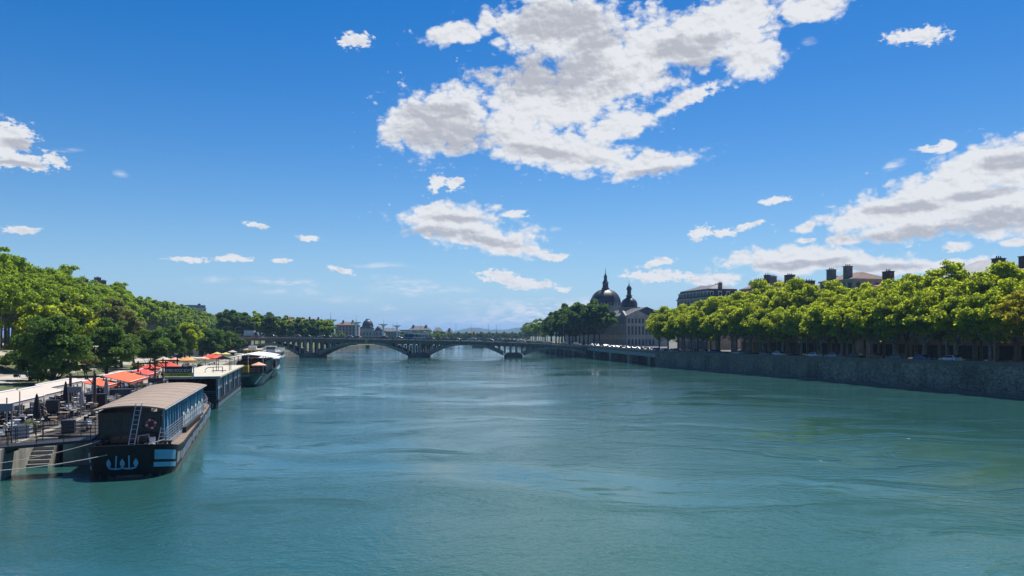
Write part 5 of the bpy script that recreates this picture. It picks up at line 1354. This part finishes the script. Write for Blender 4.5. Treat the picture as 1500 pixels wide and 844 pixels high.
for i, (off, d, c, s, where) in enumerate(((1.0, 137, 'red', 1.2, 'first past the deep red awning'), (4.2, 133.5, 'red', 1.15, 'behind the deep red awning'), (2.6, 143, 'red', 1.2, 'beside a brown post, under the dark tree'), (4.8, 151, 'orange', 1.2, 'left of the roof sign by the shrub'), (2.0, 165, 'orange', 1.3, 'just above the roof sign'), (5.5, 170, 'peach', 1.2, 'above the roof sign, set back on the path side'), (1.2, 188, 'orange', 1.1, 'small, over the cream barge roof'),
    (.8, 205, 'red', 1.0, 'nearest of the red group beyond the cream barge'), (3.4, 209, 'red', 1.0, 'set back in the red group beyond the cream barge'), (1.2, 214, 'red', 1.0, 'in the middle of the red group'), (3.8, 219, 'red', 1.0, 'fourth in the red group, path side'), (1.4, 224, 'red', 1.0, 'last of the red group toward the bridge'), (3.8, 230, 'red', 1.0, 'behind the red group by the lawn'),
    (1.5, 250, 'yellow', 1.0, 'near the yellow boat'), (5., 255, 'yellow', 1.0, 'by the lawn end'), (2., 272, 'cream', 1.1, 'nearest the bridge'), (9, 176, 'cream', 1.2, 'on the path side of the lawn'))):
    place(P_[c], tp(off, d, 2.23), i*.4, 'open %s parasol %s' % (c, where), s)
for i, (off, d, c, s, where) in enumerate(((.9, 66.5, 'black', 1.12, 'standing at the quay edge beside the lime shrub'), (1.2, 81, 'grey', 1., 'near the barge front corner'), (1.4, 92, 'grey', 1.15, 'beside the dark bar counter'), (4., 96, 'grey', 1.1, 'before the orange awning'), (4.4, 86, 'black', 1.1, 'under the short cream awning'), (2.6, 118, 'grey', 1., 'past the orange awning'))):
    place(PC[c], tp(off, d, 2.225), i*.7, 'closed %s parasol %s' % (c, where), s)
# peach parasol and orange parasol on the green boat
def loc3(x, y, z): c, s = math.cos(g3r), math.sin(g3r); return (g3o.x+x*c-y*s, g3o.y+x*s+y*c, z)
place(P_['peach'], loc3(1.9, 4.6, 1.9), .2, 'open peach parasol on the foredeck of the green boat', 1.05)
# brown post pairs with crossbeams
for i, (off, d, h, lab) in enumerate(((1.7, 88, 4.0, 'brown timber gantry nearest, beside the barge roof corner'), (1.5, 124, 4.2, 'brown timber gantry past the large orange awning'), (1.3, 133, 4.0, 'brown timber gantry under the dark overhanging tree'), (1.3, 146, 4.0, 'brown timber gantry left of the roof sign'))):
    b = MB(); x, y, z = tp(off, d); b.box(-.12, .12, -.12, .12, 0, h); b.box(-2.6, -2.36, -.12, .12, 0, h); b.box(-2.9, .4, -.08, .08, h-.5, h-.25); b.tube((-.1, 0, h-1.3), (-.9, 0, h-.4), .06)
    o = b.build('timber_gantry', postb); o.location = (x, y, z); o.rotation_euler = (0, 0, R(16)); tag(o, lab, 'post')
d_ = strip('terrace_shade_sheet', M('shade_dark_decking', (.045, .038, .034), .85, .3, 1.), 40, 135, [(.75, 2.222), (9.5, 2.240)], -1); struct(d_)  # dark sheet over the paving; the terrace's awning shade is put into its colour
# bar counter blocks, screens, planters
def blockthing(name, off, d, sx, sy, sz, mat, lab, cat, rz=R(16), top=None):
    b = MB(); b.cb((0, 0, 0), (sx, sy, sz)); b.cb((0, 0, sz+.002), (sx+.08, sy+.08, .05)); b.box(-sx/2+.05, sx/2-.05, -sy/2-.02, -sy/2-.003, .1, sz-.1)
    o = b.build(name, mat); o.location = tp(off, d); o.rotation_euler = (0, 0, rz); return tag(o, lab, cat)
blockthing('bar_counter', 1.9, 89.5, 2.0, 1., 1.5, darkm, 'dark bar counter between the brown posts', 'counter')
blockthing('bar_counter', 1.3, 99, 2.4, 1., 1.4, M('dark_blue_panel', (.03, .045, .07), .7, .1), 'dark blue counter before the orange awning', 'counter')
blockthing('bar_counter', 1.2, 123, 2., 1., 1.5, darkm, 'dark counter beyond the orange awning', 'counter')
blockthing('service_cabinet', 2.6, 76, 1.1, .7, 1.9, darkm, 'tall dark service cabinet on the terrace left of the barge', 'cabinet')
blockthing('service_cabinet', 4.6, 63.2, 1.6, .7, 1.7, darkm, 'dark cabinet under the near cream awning', 'cabinet')
def screen(off, d, lab, w=1.1):
    r = empty('post_screen', tp(off, d), R(16)); tag(r, lab, 'panel')
    for x in (-w/2, w/2): b = MB(); b.tube((x, 0, 0), (x, 0, 3.1), .06, n=6); b.build('post', postg, r)
    b = MB(); b.box(-w/2-.1, w/2+.1, -.1, .1, 2.5, 3.1); b.build('panel', M('grey_violet_panel', (.22, .21, .235), .7, .1), r)
screen(.8, 58.8, 'grey panel on two posts at the far left terrace edge'); screen(1.2, 78.5, 'grey panel on two posts close to the barge cabin')
for off, d, lab in ((2.6, 64.2, 'pale pole on the terrace left of the black parasol'), (4.2, 71.5, 'pale pole between the terrace tables'), (2.4, 83.5, 'pale pole beside the barge corner'), (3.2, 59.5, 'pale pole at the left border'), (10.5, 112, 'pale pole on the path side by the orange awning')):
    b = MB(); b.lathe([(.12, 0), (.12, .06), (.055, .08), (.05, 3.1), (.08, 3.12)], 8); o = b.build('terrace_pole', postg); o.location = tp(off, d); tag(o, lab, 'pole')
def bush(name, mat, r_, n_, size, seed):
    root = empty(name); rg = np.random.default_rng(seed); cl = []
    for k in range(9): a = rg.uniform(0, 6.28); q = rg.uniform(0, .5)*r_; cl.append((q*math.cos(a), q*math.sin(a), rg.uniform(.35, 1.0)*r_, r_*.42))
    me = leaves_mesh('foliage', cl, n_, size, rg, mat); o = bpy.data.objects.new('foliage', me); COL.objects.link(o); o.parent = root
    b = MB()
    for k in range(5): b.tube((0, 0, 0), cl[k][:3], .03, .01, 5)
    b.build('stem', darkbark, root); root['category'] = 'shrub'; return root
lime = bush('potted_shrub', LEAF['shrub'], .75, 1500, .14, 3); dk_b = bush('potted_shrub', LEAF['dark'], .8, 1500, .14, 4); gb = bush('wild_shrub', LEAF['olive'], 1.2, 1800, .2, 5)
def planter(off, d, sx, sy, sz, mat, lab):
    r = empty('planter', tp(off, d), R(16)); tag(r, lab, 'planter')
    b = MB(); b.box(-sx/2, sx/2, -sy/2, -sy/2+.06, 0, sz); b.box(-sx/2, sx/2, sy/2-.06, sy/2, 0, sz); b.box(-sx/2, -sx/2+.06, -sy/2+.063, sy/2-.063, 0, sz); b.box(sx/2-.06, sx/2, -sy/2+.063, sy/2-.063, 0, sz); b.build('box', mat, r)
    b = MB(); b.box(-sx/2+.07, sx/2-.07, -sy/2+.07, sy/2-.07, .05, sz-.08); b.build('soil', M('soil', (.05, .035, .025), 1.), r)
planter(.9, 63.2, 1.2, .9, 1., planterm, 'white box planter at the terrace edge above the stairs'); place(lime, tp(.8, 64.6, TZ+.1), 0, 'bright lime green shrub beside the white planter at the quay edge', 1.15)
planter(1.2, 148, 1.6, .9, .8, darkm, 'dark planter holding the shrub left of the roof sign'); place(dk_b, tp(1.2, 148, TZ+.7), 0, 'dark green shrub in the planter left of the roof sign', 1.1)
place(dk_b, tp(2., 187, TZ), 0, 'dark green round shrub beyond the cream barge roof', 1.3); place(dk_b, tp(2.2, 116, TZ), 0, 'dark green shrub beside the orange awning', .9)
for i, (px, pb, zg, s, lab) in enumerate(((8, 538, 4.0, 1.2, 'tuft of scrub on the sandy slope at the far left'), (205, 552, 2.26, 1.0, 'olive shrub on the verge behind the orange awning'), (200, 545, 2.4, 1.4, 'olive shrub below the dark tree'), (262, 527, 2.5, 1.5, 'olive shrub at the near lawn edge'))):
    D = (HC-zg)*F/(pb-HY); place(gb, ((px-750)/F*D, D, zg), i, lab, s)
# dark platform filling the gap between the quay and the black barge
pf = empty('floating_platform', (0, 0, 0)); tag(pf, 'dark floating platform between the quay terrace and the black barge', 'platform')
q = MB(); rows = []
def pxr(d): return -31.5-.3225*(d-55.9)
for d in (64.5, 72, 80, 92, 103): rows.append([(XL(d)+.02, d, 2.2), (pxr(d), d, 2.2)])
ids = [[q.pt(p) for p in r] for r in rows]; idb = [[q.pt((p[0], p[1], 1.75)) for p in r] for r in rows]
for a, b_ in zip(range(4), range(1, 5)):
    q.face((ids[a][0], ids[a][1], ids[b_][1], ids[b_][0])); q.face((idb[a][0], idb[b_][0], idb[b_][1], idb[a][1]))
    q.face((ids[a][1], idb[a][1], idb[b_][1], ids[b_][1]))
q.face((ids[0][0], idb[0][0], idb[0][1], ids[0][1])); q.build('deck', M('shade_dark_decking', (0, 0, 0)), pf)
for d in (66, 78, 92): q = MB(); q.cb((XL(d)+1.6, d, -1.), (1.6, 2., 2.74), R(16)); q.build('float', darkm, pf)
q = MB(); rail_run(q, [(XL(64.6)+.3, 64.6, 2.2), (pxr(64.6)-.1, 64.6, 2.2)], 1.1, 4, .03, 1.2); q.build('railing', darkm, pf)
blockthing('service_cabinet', -1.9, 66.3, 1.0, .6, 1.0, M('dark_blue_panel', (.03, .045, .07), .7, .1), 'dark blue cabinet on the floating platform beside the gangway', 'cabinet')
for i, (off, d) in enumerate(((-3.0, 68), (-2.0, 72), (-1.4, 76.5), (-2.4, 80))):
    place(TABS[i % 2], tp(off, d, 2.202), R(16), ('round white', 'rectangular wooden')[i % 2]+' cafe table on the dark platform beside the barge', 1., ('round white', 'rectangular wooden')[i % 2]+' cafe tables on the dark platform')
    for a in (R(20), R(200)): place(CHS[(i+1) % 3], (tp(off, d)[0]-.75*math.sin(a), d+.75*math.cos(a), 2.202), a, CN[(i+1) % 3]+' chair on the dark platform beside the barge', 1., CN[(i+1) % 3]+' chairs on the dark platform')
# gangway
gx = empty('gangway', (-38.9, 56.3, 0), R(20)); tag(gx, 'black steel gangway with railings from the quay to the barge', 'gangway')
q = MB(); q.prism([(0, 2.02), (7.4, 2.42), (7.4, 2.62), (0, 2.24)], 'y', 0, 2.2); q.build('deck', darkm, gx)
for y in (.05, 2.15):
    q = MB(); rail_run(q, [(0.1, y, 2.25), (7.3, y, 2.62)], 1.15, 4, .03, 1.5); q.build('railing', darkm, gx)
q = MB(); q.path([(1.2, .3, .9), (1.3, .3, 1.4), (1.7, .3, 1.85), (2.5, .3, 2.1)], .09, 6); q.build('bracket', darkm, gx)
# quay-edge railing
q = MB(); rail_run(q, [tp(.25, 58, 2.23), tp(.25, 64.3, 2.23)], 1.1, 3, .03, 1.8); tag(q.build('edge_railing', darkm), 'short dark railing on the quay edge above the stairs', 'railing')
q = MB(); rail_run(q, [tp(.25, 104, 2.23), tp(.25, 150, 2.23), tp(.25, 200, 2.23)], 1.1, 3, .03, 2.2); tag(q.build('edge_railing', darkm), 'dark railing along the quay edge behind the sign barge', 'railing')
# stairs down to the water and mooring block
st = empty('quay_stairs', (XL(61.5)+.02, 61.5, 0), R(14)); tag(st, 'narrow concrete stairs with pale treads going down the quay wall to the water', 'stairs')
for k in range(7):
    q = MB(); q.box(0, 1.5, k*.38, 2.9, -.6 if k == 0 else k*.3-.02, .28+k*.3-.02-.003); q.build('step', concrete, st)
    q = MB(); q.box(-.0, 1.52, k*.38-.03, k*.38+.06, k*.3+.2, k*.3+.27); q.build('nosing', planterm, st)
o = MB(); o.cb((0, 0, -1), (2.6, 1.0, 2.75)); o.cb((0, 0, 1.752), (2.7, 1.1, .12)); o = o.build('mooring_block', concrete); o.location = (-35.2, 63.4, 0); o.rotation_euler = (0, 0, R(14)); tag(o, 'pale weathered concrete mooring block in the water beside the barge bow', 'block')
# white gazebo frame beyond the sign barge
r = empty('white_pergola', tp(2.2, 178, 2.23), R(15)); tag(r, 'white framed pergola between the cream roof and the red parasols', 'pergola')
for x in (-2, 2):
    for y in (-3, 0, 3): q = MB(); q.box(x-.07, x+.07, y-.07, y+.07, 0, 3.0); q.build('post', whitep, r)
q = MB(); q.box(-2.3, 2.3, -3.3, 3.3, 3.003, 3.2); q.build('roof', canvasw, r)
# ---------------------------------------------------------------- cars, vans, bus, lamps
tyre = M('tyre', (.015, .015, .015), .9); rimm = M('alloy', (.45, .45, .46), .35, metal=.8); headl = M('headlight_glass', (.6, .6, .62), .1, .05, spec=1.); tail = M('tail_light', (.35, .01, .01), .3, .05)
cglass = glass('car_glass', (.02, .025, .03), .03)
PAINT = {n: M(n+'_car_paint', c, .22, .04, 1., spec=.9) for n, c in dict(white=(.68, .68, .68), black=(.015, .015, .018), grey=(.16, .165, .17), silver=(.42, .43, .44), red=(.35, .025, .02), blue=(.03, .07, .22)).items()}
def car(col, kind='car'):
    r = empty({'car': 'parked_car', 'van': 'van'}[kind]); r['category'] = kind
    hw = .88 if kind == 'car' else .98
    if kind == 'car':
        prof = [(-2.1, .28), (2.1, .28), (2.15, .55), (2.05, .78), (1.15, .93), (.45, 1.42), (-1.2, 1.45), (-1.95, .98), (-2.12, .9)]
        gl = [(1.02, .95), (.45, 1.36), (-1.15, 1.39), (-1.75, 1.0)]
    else:
        prof = [(-2.5, .3), (2.5, .3), (2.55, .7), (2.4, 1.05), (1.75, 1.25), (1.15, 2.0), (-2.4, 2.1), (-2.5, 2.0)]
        gl = [(1.65, 1.28), (1.12, 1.9), (.1, 1.9), (.1, 1.28)]
    b = MB(); b.prism(prof, 'x', -hw, hw)
    o = b.build('body', PAINT[col], r); bv = o.modifiers.new('b', 'BEVEL'); bv.width = .12; bv.segments = 3; bv.limit_method = 'ANGLE'; o.data.polygons.foreach_set('use_smooth', [True]*len(o.data.polygons)); wn = o.modifiers.new('w', 'WEIGHTED_NORMAL')
    for s in (-1, 1): b = MB(); b.prism(gl, 'x', s*(hw+.004), s*(hw+.012)); b.build('side_window', cglass, r)
    b = MB(); (y1, z1), (y0, z0) = (gl[0], gl[1]) ; b.poly([(-hw*.85, y1+.14, z1+.0), (hw*.85, y1+.14, z1+.0), (hw*.8, y0+.06, z0+.04), (-hw*.8, y0+.06, z0+.04)]); b.build('windscreen', cglass, r, fix=False)
    if kind == 'car': b = MB(); b.poly([(-hw*.85, -1.93, 1.03), (hw*.85, -1.93, 1.03), (hw*.8, -1.25, 1.46), (-hw*.8, -1.25, 1.46)]); b.build('rear_window', cglass, r, fix=False)
    for x in (-1, 1):
        for y in (-1.3, 1.32):
            w = MB(); w.tube((x*(hw-.2), y, .33), (x*(hw+.02), y, .33), .33, n=14); wo_ = w.build('wheel', tyre, r)
            w = MB(); w.tube((x*(hw+.021), y, .33), (x*(hw+.03), y, .33), .2, n=10); w.build('rim', rimm, wo_)
        b = MB(); b.cb((x*hw*.72, 2.1 if kind == 'car' else 2.5, .62), (.35, .1, .14)); b.build('headlight', headl, r)
        b = MB(); b.cb((x*hw*.8, -2.12 if kind == 'car' else -2.5, .72), (.25, .08, .16)); b.build('tail_light', tail, r)
    return r
CARS = {c: car(c) for c in PAINT}; VANS = {'white': car('white', 'van')}
def right_pt(off, d, z=4.93): return (XR(d)+off, d, z)
def ragl(d): return math.atan2(-(XR(d+5)-XR(d-5)), 10)
seq = ['white', 'grey', 'black', 'silver', 'white', 'blue', 'grey', 'red', 'black', 'silver', 'white', 'grey']
rc = random.Random(5); d = 122; i = 0
def czone(d): return 'behind the parapet at the right edge' if d < 150 else ('behind the parapet under the middle of the right tree row' if d < 215 else ('behind the parapet at the far end of the right tree row' if d < 268 else 'on the viaduct before the domed hospital'))
while d < 372:
    if rc.random() < .82:
        c = seq[i % 12] if d < 267 else ('grey', 'black', 'silver', 'blue')[i % 4]; van = rc.random() < (.1 if d < 267 else .04)
        z = 4.93 if d < 267 else wt(d)-.94
        z = wt(d)-.53 if d < 267 else wt(d)-.545
        if van: place(VANS['white'], right_pt(3.3, d, z), ragl(d), 'white van parked %s' % czone(d), 1., 'white vans '+czone(d))
        else: place(CARS[c], right_pt(3.3, d, z), ragl(d)+(math.pi if rc.random() < .5 else 0), '%s car parked %s' % (c, czone(d)), 1., '%s cars %s' % (c, czone(d)))
    d += rc.uniform(5.6, 7.5); i += 1
# traffic on the bridge: (px, kind, colour, lane)
bus = empty('city_bus'); tag(bus, 'pale blue and white bus crossing the stone bridge', 'bus')
b = MB(); b.box(-5.8, 5.8, -1.25, 1.25, .4, 3.1); o = b.build('body', M('bus_blue', (.10, .19, .42), .4, .05), bus); bv = o.modifiers.new('b', 'BEVEL'); bv.width = .15; bv.segments = 2
b = MB(); b.box(-1.5, 5.5, -1.27, -1.253, .5, 3.0); b.build('white_panel', whitep, bus)
for k in range(7): b = MB(); b.box(-5.2+1.55*k, -3.9+1.55*k, -1.29, -1.272, 1.5, 2.6); b.build('window', cglass, bus)
for x in (-3.8, 3.6):
    for y in (-1, 1): b = MB(); b.tube((x, y*1.0, .45), (x, y*1.27, .45), .45, n=14); b.build('wheel', tyre, bus)
def bpt(px, lane): x = bx(px); return (x, BY+lane, dz(px)-.84)
bus.location = bpt(608, 5.5); bus.rotation_euler = (0, .028, 0)
lorry = empty('lorry'); tag(lorry, 'white box lorry on the left end of the stone bridge', 'lorry')
b = MB(); b.box(-3.2, 1.6, -1.2, 1.2, .8, 3.3); b.build('cargo_box', whitep, lorry); b = MB(); b.prism([(1.7, .5), (3.5, .5), (3.5, 1.5), (3.1, 2.5), (1.7, 2.6)], 'y', -1.1, 1.1); b.build('cab', PAINT['grey'], lorry)
b = MB(); b.box(2.2, 3.0, -1.12, -1.103, 1.5, 2.3); b.build('window', cglass, lorry)
b = MB(); b.box(-3.2, 3.3, -1.0, 1.0, .55, .79); b.build('chassis', tyre, lorry)
for x in (-2.2, 2.5):
    for y in (-1, 1): b = MB(); b.tube((x, y*.85, .45), (x, y*1.15, .45), .45, n=14); b.build('wheel', tyre, lorry)
lorry.location = bpt(364, 4); lorry.rotation_euler = (0, .01, 0)
for i, (px, c, lane, flip) in enumerate(((395, 'black', 4, 0), (424, 'grey', 12, 1), (448, 'black', 4, 0), (463, 'white', 12, 1), (478, 'black', 4, 0), (503, 'silver', 12, 1), (522, 'grey', 4, 0), (556, 'black', 12, 1), (583, 'silver', 4, 0), (630, 'black', 4, 0), (648, 'grey', 12, 1), (668, 'black', 4, 0), (690, 'white', 12, 1), (716, 'grey', 4, 0), (742, 'black', 12, 1), (764, 'white', 4, 0), (789, 'silver', 4, 1), (806, 'white', 4, 0), (826, 'silver', 4, 1), (846, 'white', 4, 0))):
    sec_ = 'left third' if px < 520 else ('middle' if px < 690 else 'right end')
    place(CARS[c], bpt(px, lane), R(90 if flip else -90), '%s car driving %s on the %s of the stone bridge' % (c, 'leftward' if flip else 'rightward', sec_), 1.06, '%s cars driving %s on the %s of the bridge' % (c, 'leftward' if flip else 'rightward', sec_))
# street lamps
def lamp(h, double=False):
    r = empty('street_lamp'); r['category'] = 'street lamp'
    b = MB(); b.lathe([(.18, 0), (.16, .6), (.09, .7), (.06, h)], 8); b.build('pole', postg, r)
    b = MB(); b.path([(0, 0, h-.1), (.3, 0, h+.25), (1.3, 0, h+.4)], .05, 5)
    b.build('arm', postg, r); b = MB(); b.box(1.1, 1.8, -.14, .14, h+.34, h+.46); b.build('lamp_head', postg, r); return r
LA = lamp(9.); LB_ = lamp(7.)
for i, px in enumerate((345, 372, 404, 430, 455, 500, 545, 575, 610, 625, 664, 690, 714, 727, 770, 826)):
    h = (492-interp(px, [(340, 470), (500, 474), (600, 470), (700, 474), (730, 476), (830, 478)]))*K/ 9. + .15
    lane = 1.2 if i % 2 else 17.5
    place(LA, bpt(px, lane), R(90 if i % 2 else -90), 'slender street lamp on the %s side of the stone bridge, %s' % ('near' if i % 2 else 'far', 'left half' if px < 600 else 'right half'), (1, 1, (interp(px, [(340, 7.5), (600, 7.5), (700, 8), (830, 9)]))/9.), 'street lamps on the %s side of the bridge, %s' % ('near' if i % 2 else 'far', 'left half' if px < 600 else 'right half'))
for i, d in enumerate((126, 141, 152, 166, 183, 205, 228, 251, 281, 312, 345)):
    place(LB_, right_pt(1.6 if d > 267 else 5.2, d, wt(d)-.55), R(20+180), 'grey street lamp on the right quay %s' % ('among the trunks' if d < 267 else 'on the viaduct before the hospital'), 1., 'street lamps on the right quay %s' % ('among the trunks' if d < 267 else 'before the hospital'))
for i, (px, D) in enumerate(((326, 350), (333, 356), (345, 362))):
    place(LB_, ((px-750)/F*D, D, 5.), 0, 'thin lamp post at the left bridge approach', 1.3, 'lamp posts at the left bridge approach')
# ---------------------------------------------------------------- air
m, nt = new_mat('air'); T = NT(nt); o_ = T.n('ShaderNodeOutputMaterial'); pv = T.n('ShaderNodeVolumePrincipled')
pv.inputs['Color'].default_value = (.34, .60, 1., 1); pv.inputs['Density'].default_value = HAZE_D; pv.inputs['Anisotropy'].default_value = .2
T.l(pv.outputs[0], o_.inputs['Volume'])
hb = MB(); hb.box(-9800, 9800, -700, 6900, -4, 100); tag(hb.build('haze', m), 'thin blue summer air fading the distant hills', 'haze', kind='stuff')
for o in [o for o in COL.objects if o.parent is None and o.type == 'EMPTY' and not o.get('label')]:
    for c in list(o.children_recursive): bpy.data.objects.remove(c)
    bpy.data.objects.remove(o)
